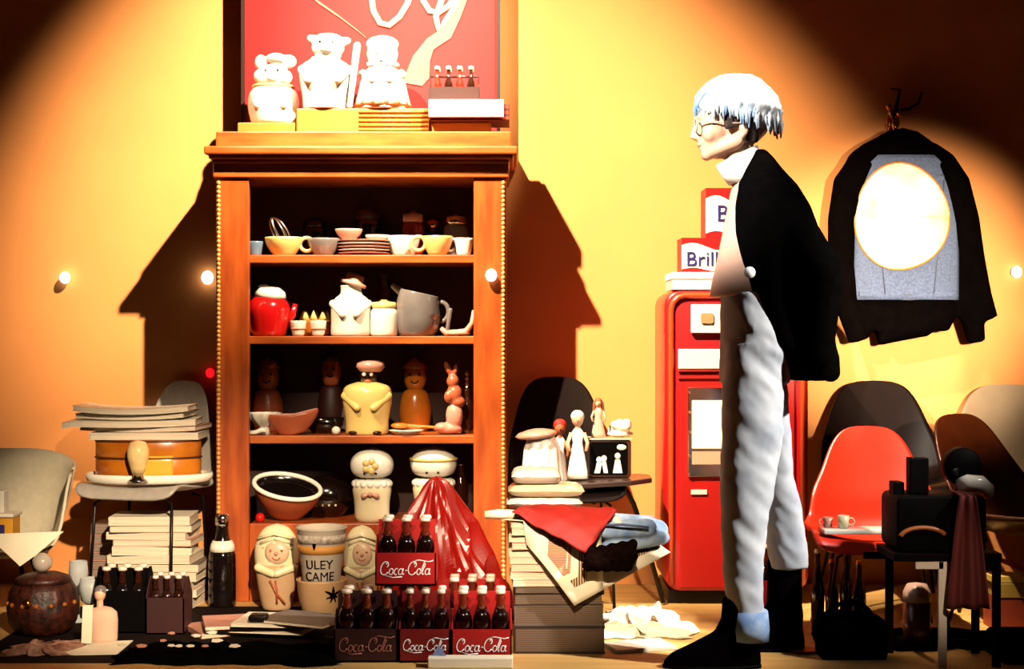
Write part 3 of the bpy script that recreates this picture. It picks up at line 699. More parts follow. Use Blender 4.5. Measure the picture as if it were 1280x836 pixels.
# ============================================================ LEFT: pale chair with drum, bulb and magazines
Yq = 5.52
grey_chair = shell_chair('shell_chair', 'grey moulded shell chair holding amber box and magazines beside the cabinet', (X(179, 5.42), 5.52, 0), R(-13), shell_g, w_seat=.40, w_top=.25, h_top=.80, seat_h=.424, depth=.40, legm=steel_d, lean=.22, cup=.02, splay=.16)
# seat-edge white tray
Yt = 5.50; kt = S(Yt)
zt = .443
tray = one(MB().lathe([(0, 0), (.205, 0), (.224, .006), (.232, .022), (.230, .034), (.222, .034), (.212, .012), (.203, .006), (0, .006)], seg=48, depth=.62), 'round_tray', white, 'white oval tray with raised rim under the amber box on grey chair', 'tray', (X(180, 5.4), Yt-.02, zt))
# amber box: drum with a yellow front panel
ab = thing('amber_drum_box', 'glossy amber wooden drum-shaped box with yellow front on white tray', 'box', (X(179, 5.4), 5.48, zt+.0065)); ka = S(5.42)
hbox = (608-556)*ka
obj(MB().lathe([(0, 0), (.187, 0), (.192, .006), (.192, hbox*.5), (.189, hbox*.53), (.189, hbox*.6), (.192, hbox*.62), (.192, hbox-.006), (.187, hbox), (0, hbox)], seg=48, depth=.55), 'body', amber, ab)
obj(MB().grid(lambda u, v: (.1932*math.sin(-.15 + u*.75), -.1932*.55*math.cos(-.15 + u*.75), .012 + v*hbox*.55), 14, 4), 'front_panel', amber_y, ab, solid=.002)
mb = MB()
for z_ in (.0055, hbox*.565, hbox-.004): mb.torus((0, 0, z_), .192, .004, 'Z', 48, sq=(1, .55))
obj(mb, 'banding', mat('dark_amber', '#4a2208', .4), ab)
# glass bulb lamp
bl = thing('bulb_lamp', 'clear glass globe bulb on small chrome base before the amber box', 'lamp', (X(174, 5.35), 5.335, zt+.012)); kb = S(5.345)
obj(MB().lathe([(0, 0), (12*kb, 0), (12*kb, 3*kb), (8*kb, 5*kb), (7*kb, 12*kb), (0, 12*kb)]), 'base', chrome, bl)
obj(MB().lathe([(0, 11*kb), (8*kb, 12*kb), (10*kb, 18*kb), (13.5*kb, 32*kb), (13.5*kb, 41*kb), (9.5*kb, 50*kb), (0, 53*kb)]), 'globe', mat('pearl_glass', '#eec98a', .12, var=.25, scale=20, coat=.6), bl)
obj(MB().tube([(-3*kb, 0, 12*kb), (-4*kb, 0, 24*kb), (0, 0, 30*kb), (4*kb, 0, 24*kb), (3*kb, 0, 12*kb)], .6*kb, 6), 'filament', brass, bl)
bk = MB()
# magazines on the amber box
zz = zt + .0065 + hbox + .001
for i, (a, b, dy, h, rz, cm, lab) in enumerate(((110, 246, 0, 9, .03, cover_w, 'lowest and thickest white magazine on the amber box'), (97, 246, .02, 6, -.06, cover_p, 'pinkish magazine second from bottom on the amber box'), (74, 240, -.01, 8, .10, cover_w, 'magazine with drooping left corner on the amber box'), (90, 228, .03, 7, -.02, cover_g, 'grey magazine second from top on the amber box'), (88, 232, .0, 7, .05, cover_w, 'topmost white magazine on the amber box'))):
    kk = S(5.40); magazine(X((a+b)/2, 5.40), 5.53+dy, zz, (b-a)*kk, .24, h*kk-.0008, rz, lab, cm, curl=(0, .006, .008, .010, .012)[i], droop=(0, 0, -.011, -.004, .004)[i]); zz += h*kk + (0, .0005, .001, .002, .002)[i]
# floor stack under the chair
stack(145, 250, 5.46, 0, [747, 738, 727, 716, 705, 694, 683, 675, 666, 657, 646], .2, 'magazine', 'of the bright stack under the grey chair', [cover_w, cover_w, cover_p, cover_w, cover_g], jit=.13, skew=(-.003, 0))
stack(112, 146, 5.63, 0, [727, 713, 701, 690, 679, 668, 655], .16, 'magazine', 'of the narrow shaded stack behind the bright one', [cover_g, cover_p], pm=stripes('shaded_page_edges', '#a08878', '#5c463c', 80), jit=.04)  # grey page tint paints the shadow on this part of the pile
# bottle at the cabinet foot
t = thing('soda_bottle', 'dark bottle with silver cap and white label at cabinet foot', 'bottle', (X(278, 5.42), 5.42, 0)); k = S(5.42)
obj(pot([(757, 15), (754, 17), (700, 17), (688, 15), (672, 9), (655, 7)], 5.42), 'body', blackg, t)
obj(MB().lathe([(16.2*k, 0), (15*k, 7*k), (12.2*k, 13*k)], c=(0, 0, 69*k)), 'label_band', white, t)
obj(MB().lathe([(0, 0), (9*k, 0), (9*k, 10*k), (7*k, 14*k), (0, 15*k)], c=(0, 0, 101*k)), 'cap', chrome, t)

# armchair at the left edge with its clutter
Ya = 5.30
arm = thing('shell_armchair', 'low parchment shell armchair at the far left with papers on it', 'chair', (X(-7, Ya), Ya, 0), rz=R(8))
def tubf(u, v):
    a = 2*math.pi*u; c, s_ = math.cos(a), math.sin(a)                 # a = 90 deg is the back
    rim = .235 + (.275*(.5+.5*math.tanh((s_+.35)*4.5)) + .05*max(0, s_)**2)
    q = v**.62; p = 3.2
    ex, ey = math.copysign(abs(c)**(2/p), c), math.copysign(abs(s_)**(2/p), s_)
    return (.265*q*ex, .235*q*ey + .02, .222 + (rim-.222)*v**3.4 - .012*math.sin(math.pi*v))
obj(MB().grid(lambda u, v: tubf(u, .02+.98*v), 56, 22), 'shell', shell_w, arm, solid=.009)
for sx_ in (-1, 1):
    for sy_ in (-1, 1): obj(MB().tube([(sx_*.10, sy_*.09, .212), (sx_*.15, sy_*.15, 0)], .008, 8), 'leg', steel_d, arm)
one(MB().prism([(-.13, .0), (.0, -.11), (.05, -.07), (.13, .01)], .003, Matrix.Translation((0, 0, 0)) @ Matrix.Rotation(R(-24), 4, 'X')), 'folded_paper', sheet, 'pale folded paper drooping over the front of the left armchair', 'paper', (X(30, 5.03), 5.035, Z(668, 5.03)), smooth=False, solid=0)
bb = thing('amber_carton', 'tall yellow-sided box on the armchair at left edge', 'box', (X(4, 5.16), 5.17, .245))
obj(MB().box((0, 0, .055), (.085, .08, .11)), 'body', amber_y, bb, smooth=False, bevel=.002); obj(MB().box((-.005, -.041, .05), (.04, .002, .07)), 'front_label', blue_ink, bb, smooth=False)
one(MB().box((0, 0, .006), (.1, .1, .012)).box((-.015, 0, .05), (.05, .05, .075)), 'white_carton', white, 'white carton standing on the yellow-sided box at left edge', 'box', (X(3, 5.16), 5.17, .356), smooth=False, bevel=.002)
magazine(X(33, 5.16), 5.20, .245, .09, .1, .03, .2, 'small blue-black book on the seat of the left armchair', mat('blue_black_cover', '#2b3a4a', .4), name='paperback_book', cat='book')
# basket, glass globe, goblets
Yk = 4.93; k = S(Yk)
bs = thing('wicker_basket', 'round brown wicker basket with brass knob on the floor at left', 'basket', (X(54, Yk), Yk, 0))
obj(MB().lathe([(0, 0), (30*k, 0), (40*k, 14*k), (43*k, 34*k), (40*k, 54*k), (33*k, 66*k)], seg=48, flute=.025, nf=16), 'body', wicker, bs)
obj(MB().lathe([(35*k, 64*k), (33*k, 70*k), (20*k, 75*k), (0, 76*k)], seg=48), 'lid', wicker, bs)
mb = MB()
for a in range(0, 180, 24): mb.ell((42.5*k*math.cos(R(180+a)), 42.5*k*math.sin(R(180+a)), 40*k), 3*k, 8)
obj(mb, 'beads', mat('amber_bead', '#a4581a', .2, coat=.5), bs)
obj(MB().ell((-6*k, -41*k, 44*k), 6*k, 12), 'knob', brass, bs)
one(MB().ell((0, 0, 12*k), 12*k, 24), 'glass_globe', mat('milk_glass', '#b7aa9c', .12, coat=.5), 'milky glass ball sitting on top of the wicker basket', 'glass ball', (X(53, Yk), Yk, 76*k))
def goblet(cx, Y, h, hw, label):
    k = S(Y); t = thing('glass_goblet', label, 'glass', (X(cx, Y), Y, 0))
    obj(MB().lathe([(0, 0), (hw*.8*k, 0), (hw*.7*k, 2*k), (2*k, 5*k), (2*k, h*.45*k)], seg=24), 'stem', clearg, t)
    obj(MB().lathe([(2*k, h*.45*k), (hw*.8*k, h*.55*k), (hw*k, h*.8*k), (hw*.9*k, h*k), (hw*.82*k, h*k), (hw*.9*k, h*.8*k), (hw*.7*k, h*.57*k), (0, h*.5*k)], seg=24), 'cup', clearg, t); return t
goblet(98, 5.12, 76, 12, 'taller clear goblet to the right of the wicker basket')
goblet(113, 5.02, 62, 14, 'shorter clear goblet nearer the black bottle carton')
# dark cartons of bottles at left
carton(150, 4.92, 0, 'black bottle carton with bottles between goblets and dark red carton', 'black bottle in the black carton on the left floor', 'bottles in the black carton', w=.17, bh=.215, m=black, front=False, hh=.14, necks=brownj, dark=blackg)
carton(206, 4.90, 0, 'dark red bottle carton in front of the bright magazine stack', 'dark bottle in the dark red carton on the left floor', 'bottles in the dark red carton', w=.125, bh=.19, m=darkred, front=False, hh=.12, necks=brownj, dark=brownj)
# bust on card
bu = thing('bust_figurine', 'small doll bust with pale square shoulders in front of black carton', 'figurine', (X(128, 4.74), 4.74, .008)); k = S(4.74)
obj(MB().lathe([(0, 0), (18*k, 0), (19*k, 6*k), (19.5*k, 28*k), (18*k, 38*k), (12*k, 43*k), (5*k, 45*k), (0, 45*k)], depth=.7), 'shoulders', shirt_p, bu)
obj(MB().cap((-3*k, 0, 44*k), (-3*k, 0, 52*k), 4*k, 4*k).ell((-3*k, 0, 60*k), (7*k, 7*k, 9*k)), 'head', skin, bu)
obj(MB().ell((-3*k, 2*k, 64*k), (8*k, 8*k, 7*k)), 'hair', greyg, bu)
one(MB().box((0, 0, .062), (.032, .004, .118), (R(-8), 0, 0)), 'standing_card', sheet, 'bright white card standing just left of the doll bust', 'card', (X(113, 4.73), 4.695, .012), smooth=False)
one(MB().prism([(-.14, -.04), (-.03, -.08), (.10, -.07), (.11, .08), (-.02, .06)], .003, Matrix.Rotation(R(-86), 4, 'X')), 'paper_sheet', sheet, 'bright white sheet lying on the floor under the standing card', 'paper', (X(116, 4.68), 4.66, .008), smooth=False)
# floor cloth and scraps
def cloth_patch(cx, cy, w, d, h, m, label, name, cat, seed=0, z=0, rz=0):
    def fn(u, v):
        x, y = (u-.5)*w, (v-.5)*d; e = min(1, 6*min(u, 1-u, v, 1-v))
        wob = .07*noise.noise((u*4+seed, v*3, 2))
        return (x + wob, y + .8*wob + .03*noise.noise((u*9, seed, v)), .003 + e*h*(.35 + .65*abs(noise.noise((u*6+seed, v*4+seed, 1)))))
    mb = MB().grid(fn, 40, 24); n = len(mb.v); mb.v += [(p[0], p[1], 0) for p in mb.v[:n]]
    return one(mb, name, m, label, cat, (cx, cy, z), rz=rz, solid=.002)
cloth_patch(X(292, 4.55), 4.56, .70, .24, .05, blk_cl, 'crumpled black cloth on the floor along the front left', 'floor_cloth', 'cloth', 3)
cloth_patch(X(52, 4.62), 4.66, .2, .18, .03, mat('brown_print', '#6d3d2c', .7, col2='#c49a84', scale=26), 'brown patterned cloth on the floor before the wicker basket', 'floor_cloth', 'cloth', 9)
mags = [(285, 4.98, .0, .28, .2, .018, .5, cover_p), (330, 4.92, .0185, .3, .2, .014, -.2, cover_w), (300, 4.93, .033, .27, .2, .012, .25, cover_p), (350, 4.88, .0455, .30, .2, .012, -.12, cover_w), (375, 4.84, .058, .26, .19, .01, -.45, cover_g)]
labs = ['lowest pink magazine, poking out left of the floor heap before the jars', 'white magazine second lowest in the floor heap before the jars', 'pink magazine in the middle of the floor heap before the jars', 'white magazine second from top of the floor heap before the jars', 'topmost grey magazine on the floor heap, angled towards the beige pot']
for (cx, Y, z, w, d, h, rz, cm), lab in zip(mags, labs): magazine(X(cx, Y-.1), Y, z+.0005, w, d, h-.0006, rz, lab, cm)
one(MB().rbox((0, 0, .012), (.06, .05, .024), .01), 'tin_lid', steel_d, 'dark round tin lying on top of the floor magazines', 'tin', (X(322, 4.80), 4.82, .0595), bevel=.004)
mt = MB().rbox((0, 0, 0), (1.14, .001, .93), .06); mt.v = [(x, z, y + .0005) for x, y, z in mt.v]  # added sheet that darkens the lit floor between the clutter
one(mt, 'dark_floor_sheet', mat('dark_sheet', '#1a0d08', .9, var=.4, scale=9, spec=.1), 'thin added sheet darkening the left floor under the clutter', 'mat', (X(222, 4.8), 4.94, 0), smooth=False)
rnd = random.Random(4)
scraps = [(205, 806), (222, 812), (160, 811), (186, 824), (232, 826), (246, 818), (264, 822), (272, 806), (300, 824), (205, 797), (240, 800), (256, 795)]
for i, (x, y) in enumerate(scraps):
    Y = FY(y) ; a = rnd.uniform(0, 6); q = rnd.uniform(.010, .02)
    one(MB().prism([(q*math.cos(a+b), .7*q*math.sin(a+b)) for b in (0, 1.2, 2.6, 3.6, 5)], .003, Matrix.Rotation(R(-80), 4, 'X')), 'paper_scrap', sheet if i % 3 else cover_p, 'small pale paper scrap lying on the black floor cloth', 'paper scrap', (X(x, 4.55), min(4.66, max(4.46, Y-.2)), .055), 'paper scraps on the black floor cloth', smooth=False)

# ============================================================ CENTRE FLOOR
def face_jar(cx, Y, yt, yb, hw, label, lower=True):
    t = thing('face_cookie_jar', label, 'cookie jar', (X(cx, Y), Y, 0)); k = S(Y); h = (yb-yt)
    obj(pot([(yb, hw*.58), (yb-h*.05, hw*.68), (yb-h*.3, hw*.86), (yb-h*.52, hw*.97)], Y, depth=.7), 'body', mat('beige_glaze', '#d0a67e', .35, var=.15, coat=.3), t)
    obj(MB().lathe([(r, z_ + h*.52*k) for r, z_ in prof(smooth_rows([(yb, hw*.97), (yb-h*.16, hw), (yb-h*.32, hw*.86), (yb-h*.44, hw*.5), (yb-h*.48, 0)]), Y)], depth=.7), 'hooded_head', cream, t)
    hy = h*.68*k; f = -hw*.66*k
    obj(MB().ell((hw*.1*k, f*.93, hy), (hw*.55*k, hw*.22*k, h*.14*k)), 'face', mat('blush_glaze', '#e2bb98', .35, coat=.3), t)
    mb = MB()
    for s_ in (-1, 1): mb.ell((hw*.1*k + s_*hw*.25*k, f*1.24, hy + h*.03*k), hw*.06*k, 8)
    mb.torus((hw*.1*k, f*1.2, hy - h*.03*k), hw*.18*k, hw*.03*k, 'Y', 8, arc=(200, 340)); obj(mb, 'features', terra, t)
    obj(MB().ell((hw*.1*k, f*1.3, hy), hw*.09*k, 8), 'nose', pinkg, t)
    mb = MB()
    for q in range(3): mb.tube([((-.75+.1*q)*hw*k, f*.75, h*(.86-.06*q)*k*.98), (0, f*1.02, h*(.9-.05*q)*k), (.8*hw*k, f*.72, h*(.84-.06*q)*k)], hw*.07*k, 8)
    obj(mb, 'hood_folds', cream, t)
    for s_ in (-1, 1): obj(MB().cap((s_*hw*.75*k, f*.6, h*.5*k), (s_*hw*.1*k, f*1.05, h*.44*k), hw*.2*k, hw*.17*k), 'arm', cream, t)
    if lower:
        mb = MB()
        for q in range(2): mb.tube([(-hw*.2*k + q*.02, f*1.02, h*.36*k), (hw*.1*k, f*.95, h*.2*k), (hw*.45*k - q*.03, f*.75, h*.08*k)], hw*.05*k, 8)
        obj(mb, 'sash', terra, t)
    return t
face_jar(346, 5.36, 658, 765, 28, 'beige hooded face jar standing in front of the cabinet base')
face_jar(452, 5.30, 659, 768, 23, 'smaller hooded face jar half hidden behind the bottle cartons')
Yp = 5.18; k = S(Yp)
t = thing('plant_pot', 'beige pot with black palm motif holding the printed paper cup', 'pot', (X(402, Yp), Yp, 0))
obj(pot([(772, 20), (769, 22), (745, 28), (726, 31)], Yp).__class__().lathe([(0, 0), (21*k, 0), (23*k, 4*k), (28*k, 25*k), (31*k, 48*k), (32*k, 50*k), (29*k, 50*k), (26*k, 26*k), (20*k, 8*k), (0, 8*k)]), 'body', mat('sand_glaze', '#d6a878', .4, var=.1), t)
mb = MB()
for a0 in range(7):
    a = R(-60 + a0*50); q = .75
    pts = []
    for i in range(5):
        r_ = i*3.6*k; ax = R(-90) + .62 + r_*math.cos(a)/(29*k); zz_ = 32*k + r_*math.sin(a) - (i*i)*.15*k
        rad = (21 + (zz_/k)*.21)*k + .001
        pts.append((rad*math.cos(ax), rad*math.sin(ax), zz_))
    mb.tube(pts, [2.4*k, 2.6*k, 2.2*k, 1.5*k, .5*k], 6, flat=.5)
obj(mb, 'palm_motif', black, t)
cu = thing('printed_paper_cup', 'wide printed paper cup with block lettering standing in the beige pot', 'paper cup', (X(402, Yp), Yp, 9.2*k))
hc = (765-657)*k - 0
obj(MB().lathe([(0, 0), (19*k, 0), (22*k, 30*k), (31*k, 103*k), (32.5*k, 104*k), (32.5*k, 106*k), (29.5*k, 106*k), (20*k, 30*k), (0, 3*k)], seg=40), 'cup', mat('grey_paper', '#c2b4a4', .6), cu)
def on_cup(me, z_, off=.0012):
    for v in me.vertices:
        x = v.co.x; zz_ = v.co.z + z_; rad = (22 + 9*(zz_/k-30)/73)*k + off - v.co.y
        a = x/(27*k); v.co = (rad*math.sin(a), -rad*math.cos(a), zz_)
    return me
obj(on_cup(text('ULEY', .044), 61*k), 'lettering', black, cu, smooth=False); obj(on_cup(text('CAME', .044), 46*k), 'lettering', black, cu, smooth=False)
obj(MB().lathe([(28.0*k, 74*k), (29.3*k, 84*k)], seg=40), 'orange_band', mat('orange_band', '#c98a3c', .6), cu, solid=.001)
obj(MB().lathe([(29.6*k, 87*k), (30.9*k, 97*k)], seg=40), 'grey_band', mat('grey_band', '#8a7a70', .6, col2='#c2b4a4', scale=60), cu, solid=.001)
obj(on_cup(mesh_of(MB().prism([(-.02, .012), (-.008, .012), (-.010, -.004), (-.014, -.012), (-.018, -.004)], .002), 'shield', False), 84*k, .002), 'shield_mark', black, cu, smooth=False)

# red plastic bag -----------------------------------------------------------
Yb = 5.16; k = S(Yb)
def bag(u, v):
    """u round, v from floor to peak"""
    a = 2*math.pi*u; h = (777-598)*k
    rx = (84*(1-v)**.62 + 2)*k; ry = .13*(1-v)**.6 + .005
    cr = noise.noise((math.cos(a)*1.6+4, math.sin(a)*1.6, v*2.0)); fold = (abs(noise.noise((math.cos(a)*2.2, math.sin(a)*2.2+7, v*1.1)))-.2)
    rd = abs(noise.noise((math.cos(a)*2.0, math.sin(a)*2.0+2, v*3)))
    q = 1 + .25*cr - .4*fold - .35*rd*(.3+v)
    return (rx*q*math.cos(a) + (12*k)*(1-v)**2 - .0*v, ry*q*math.sin(a), h*v + .02*cr*math.sin(math.pi*v))
mb = MB(); NU, NV = 90, 44
mb.rings([[bag(i/NU, j/NV) for i in range(NU)] for j in range(NV+1)])
mb.v = [(x, y, max(z, 0)) for x, y, z in mb.v]
one(mb, 'plastic_bag', red_bag, 'crumpled peaked red plastic bag standing behind the cola cartons', 'bag', (X(546, Yb), Yb, 0), smooth=False)

# cola cartons
B1 = 'dark cola bottle with bright cap in the '
carton(457, 4.485, 0, 'left floor carton, dark red with muted lettering, under the top carton', B1 + 'left floor carton', 'bottles in the left floor carton', w=.19, bh=.215, m=darkred, ink_=mat('muted_ink', '#9a5a4a', .5))  # darker board and lettering than the cartons beside it
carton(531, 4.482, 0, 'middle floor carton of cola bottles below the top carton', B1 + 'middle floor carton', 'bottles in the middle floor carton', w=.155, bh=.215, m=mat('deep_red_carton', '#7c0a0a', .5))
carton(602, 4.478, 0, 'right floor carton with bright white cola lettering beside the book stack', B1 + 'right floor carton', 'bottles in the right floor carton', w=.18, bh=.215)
carton(507, 4.56, .2165, 'topmost cola carton resting on the bottles of the floor cartons', B1 + 'topmost carton', 'bottles in the topmost carton', w=.185, bh=.205)
carton(590, 4.64, 0, 'rear cola carton between right floor carton and red bag', B1 + 'rear carton beside the red bag', 'bottles in the rear carton', w=.18, bh=.225, front=False)
one(MB().box((0, 0, .015), (.25, .05, .03)), 'white_slab', sheet, 'flat white slab on the floor before the right cola carton', 'slab', (X(588, 4.42), 4.43, 0), smooth=False, bevel=.003)
one(MB().prism([(-.02, 0), (.022, 0), (.0, .03)], .004, Matrix.Rotation(R(-10), 4, 'X')), 'paper_triangle', mat('blue_paper', '#6f7fa6', .7), 'small blue paper triangle on the white slab before the cartons', 'paper', (X(548, 4.42), 4.44, .031), smooth=False)
# ============================================================ BOOK STACK, DENIM, TABLET CHAIR
Yn = 4.73; dn = .25; Yfr = Yn - dn/2
k = S(Yfr)
zt1 = stack(640, 757, Yn, 0, [783, 757, 742, 733], dn, 'thick dark bound book', 'of the stack beside the cola cartons', [cover_b, cover_g, cover_b], pm=paper_d, name='bound_book', cat='book', jit=.03)
zt2 = stack(636, 745, Yn, zt1, [724, 715, 705, 696, 687, 678, 669, 660, 653], dn, 'pale newspaper', 'of the stack above the dark bound books', [cover_w, cover_w, cover_p], name='folded_newspaper', cat='newspaper', jit=.06)
one(MB().tube([(-.06, 0, .016), (-.02, 0, .018), (.06, 0, .016)], [.012, .015, .015], 14), 'rolled_paper', sheet, 'white rolled paper poking out left from the top of the newspapers', 'paper roll', (X(622, 4.66)+.02, 4.665, zt2+.0005))
# draped newspaper sheet
def drape(pts, nrm):  pass
top = zt2 + .006
def np_(x, y, Y): return Vector((X(x, Y), Y, Z(y, Y)))
A, B_, C_, D_ = Vector((X(628, 4.62), 4.63, top)), np_(718, 757, 4.575), np_(838, 690, 4.64), Vector((X(760, 4.85), 4.88, top+.01))
def shp(u, v):
    p = A*(1-u)*(1-v) + B_*u*(1-v) + C_*u*v + D_*(1-u)*v
    f = Vector((0, -.022*math.sin(math.pi*u)*(1-v), .0))
    p = p + f + Vector((0, 0, .02*math.sin(math.pi*u)*math.sin(math.pi*(.3+.7*v))))
    if p.y > Yfr-.01 and p.x < X(750, Yfr): p.z = max(p.z, top)
    return p
nl = thing('draped_newspaper', 'open newspaper sheet draped over the stack corner, pointing down', 'newspaper', (0, 0, 0))
nl.location = (B_.x, B_.y+.1, top)
off = Vector(nl.location)
obj(MB().grid(lambda u, v: shp(u, v) - off, 24, 24), 'sheet', sheet, nl, solid=.002)
obj(MB().grid(lambda u, v: shp(.16 + .58*u, .08 + .80*v) - off + Vector((-.001, -.0035, .002)), 24, 24), 'printed_columns', news, nl)
obj(MB().grid(lambda u, v: shp(.80 + .07*u, .10 + .78*v) - off + Vector((0, -.0035, .001)), 4, 20), 'headline', stripes('headline_print', '#d9b488', '#2c1712', 40, 'X', .85, .5), nl)
# red cloth on the stack
mb = MB()
P0, P1, P2, P3 = Vector((X(640, 4.62), 4.60, top+.020)), np_(732, 694, 4.535), np_(772, 640, 4.60), Vector((X(668, 4.8), 4.85, top+.02))
mb.grid(lambda u, v: (P0*(1-u)*(1-v) + P1*u*(1-v) + P2*u*v + P3*(1-u)*v) + Vector((0, -.012*math.sin(math.pi*u), .028*math.sin(math.pi*u)*math.sin(math.pi*v) + .008*noise.noise((u*5, v*5, 0)) + .008)), 24, 24)
o0 = P0.copy(); mb.v = [(p[0]-o0.x, p[1]-o0.y, p[2]-o0.z) for p in mb.v]
one(mb, 'folded_red_sheet', red_cl, 'folded red cloth spread on top of the newspaper stack', 'cloth', tuple(o0), solid=.005)
# denim bundle
Yj = 4.66; k = S(Yj)
dj = thing('folded_jeans', 'pale blue folded denim lying on the newspaper at the stack corner', 'jeans', (X(790, Yj), Yj, Z(691, Yj)))
def pj(x, y, d=0): return ((x-790)*k, d, (700-y)*k)
mb = MB().cap(pj(752, 676, .02), pj(822, 674, .03), 18*k, 15*k).cap(pj(762, 690, -.03), pj(828, 680, -.01), 11*k, 9*k).cap(pj(757, 669, -.045), pj(808, 667, -.03), 12*k, 12*k).cap(pj(765, 662, .05), pj(815, 666, .06), 10*k, 10*k)
obj(mb, 'denim_body', denim_p, dj, vox=.006, relax=3)
obj(MB().tube([pj(748, 662, -.075), pj(775, 660, -.088), pj(808, 664, -.075)], 1.6*k, 8), 'seam', denim, dj)
obj(MB().tube([pj(744, 664, .0), pj(752, 655, -.03), pj(766, 655, -.045), pj(776, 664, -.05)], 5*k, 10), 'white_waistband', shirt_w, dj)
mb = MB()
for i in range(5): mb.cap((-.055+.03*i, -.005, .012), (-.045+.032*i, .012, .055+.006*i), .019, .016)
mb.cap((-.05, -.012, .02), (.09, -.012, .045), .016, .012)
one(mb, 'knit_bundle', mat('dark_knit', '#150a08', .9, var=.5, scale=60, spec=0, bump=.4), 'dark knitted bundle tucked under the folded denim', 'knitwear', (X(757, 4.57), 4.552, Z(712, 4.552)), vox=.006, relax=9)
# white folded shirts on the stack
for i, (a, b, y0, y1, m, lab) in enumerate(((634, 728, 652, 638, shirt_w, 'lowest white folded shirt on the newspaper stack'), (636, 730, 638, 622, cream, 'middle white folded shirt on the newspaper stack'), (640, 700, 622, 603, shirt_w, 'topmost lumpy white shirt on the newspaper stack'))):
    kk = S(4.80); w = (b-a)*kk; h = (y0-y1)*kk
    mb = MB()
    def cush(u, v, top_, w=w, h=h):
        x, y = (u-.5)*w, (v-.5)*.16; e = (1-abs(2*u-1)**6)**.5*(1-abs(2*v-1)**6)**.5
        n = .004*noise.noise((x*40+i, y*40, i))
        return (x, y, h/2 + (h/2*e+n if top_ else -h/2*e))
    mb.grid(lambda u, v: cush(u, v, 1), 20, 12); mb.grid(lambda u, v: cush(u, v, 0), 20, 12)
    mb.v = [(x, y, max(z, 0)) for x, y, z in mb.v]
    zz0 = zt2 + .026 + sum(((14, 16, 19)[q])*kk for q in range(i)) + .0005*i
    one(mb, 'folded_shirt', m, lab, 'shirt', (X((a+b)/2, 4.72), 4.80, zz0))

# tablet-arm chair
tc_ = shell_chair('tablet_arm_chair', 'black shell chair with writing tablet behind the newspaper stack', (X(706, 5.5), 5.49, 0), R(4), blk_shell, h_top=.815, w_seat=.40, w_top=.36, seat_h=.42, lean=.25, cup=.025, splay=.16)
lz = .462
def tl(x, Y, z): v = Vector((X(x, Y), Y, z)) - Vector(tc_.location); v.rotate(Euler((0, 0, -R(4)))); return tuple(v)
ptsT = [(700, 5.24), (790, 5.26), (815, 5.36), (812, 5.50), (770, 5.56), (715, 5.50)]
mb = MB(); n = len(ptsT); lo = [tl(x, Y, lz-.012 - (.012 if x < 705 else 0)) for x, Y in ptsT]; hi = [tl(x, Y, lz+.006 - (.012 if x < 705 else 0)) for x, Y in ptsT]
mb.add(lo + hi, [tuple(range(n))[::-1], tuple(range(n, 2*n))] + [(i, (i+1) % n, (i+1) % n + n, i+n) for i in range(n)])
obj(mb, 'tablet', mat('dark_tablet', '#33201a', .35, coat=.2), tc_, smooth=False, bevel=.004)
obj(MB().tube([tl(742, 5.34, lz-.085), tl(744, 5.34, lz-.03), tl(760, 5.36, lz-.02), tl(780, 5.38, lz-.025), tl(792, 5.40, lz-.09), tl(806, 5.42, .25), tl(829, 5.44, .008)], .009, 10), 'tablet_support', steel_d, tc_)
ZTB = lz + .0065
tv = thing('figure_box', 'black-fronted box with two white figures standing on the writing tablet', 'box', (X(762, 5.40), 5.41, ZTB)); k = S(5.37)
obj(MB().rbox((0, 0, 24*k), (52*k, .1, 47*k), .012), 'body', mat('brown_case', '#4a2412', .4), tv, bevel=.003)
obj(MB().rbox((-2*k, -.051, 24*k), (47*k, .003, 41*k), .01), 'front_panel', black, tv, smooth=False)
mb = MB()
for x, h_, w_ in ((-14, 20, 6), (-8, 22, 5), (9, 26, 6)):
    mb.prism([(-w_*k, 0), (w_*k, 0), (w_*.5*k, h_*.65*k), (-w_*.5*k, h_*.65*k)], .002, Matrix.Translation((x*k, -.0535, 6*k))); mb.ell((x*k, -.0535, 6*k + h_*.82*k), (3.6*k, .002, 4*k), 10)
mb.ell((14*k, -.0535, 38*k), (6*k, .002, 3.5*k), 10); obj(mb, 'printed_figures', white, tv, smooth=False)
obj(MB().box((0, 0, 48.3*k), (54*k, .11, 1.8*k)), 'pale_top', cream, tv, smooth=False, bevel=.001)
ZTV = ZTB + 49.3*k
def doll(cx, Y, z, yt, yb, dress, hair, sk, label, hw=9, long_hair=False, name='doll'):
    t = thing(name, label, 'doll', (X(cx, Y), Y, z + EPS)); k = S(Y); h = (yb-yt)*k
    obj(MB().lathe([(0, 0), (hw*k, 0), (hw*.95*k, h*.1), (hw*.6*k, h*.42), (hw*.45*k, h*.52), (hw*.62*k, h*.66), (hw*.3*k, h*.73), (0, h*.73)], depth=.7), 'dress', dress, t)
    obj(MB().cap((0, 0, h*.70), (0, 0, h*.78), h*.04, h*.035).ell((0, 0, h*.86), (h*.085, h*.085, h*.11), 14).ell((0, -h*.085, h*.85), h*.015, 6), 'head', sk, t)
    mb = MB().ell((0, h*.02, h*.9), (h*.1, h*.095, h*.095), 14)
    if long_hair: mb.cap((-h*.085, h*.03, h*.86), (-h*.12, h*.03, h*.6), h*.05, h*.03).cap((h*.085, h*.03, h*.86), (h*.13, h*.03, h*.6), h*.05, h*.03)
    obj(mb, 'hair', hair, t)
    for s_ in (-1, 1): obj(MB().tube([(s_*hw*.6*k, 0, h*.66), (s_*hw*.95*k, -.004, h*.52), (s_*hw*.8*k, -.012, h*.40)], [h*.03, h*.027, h*.022], 8), 'arm', sk, t)
    return t
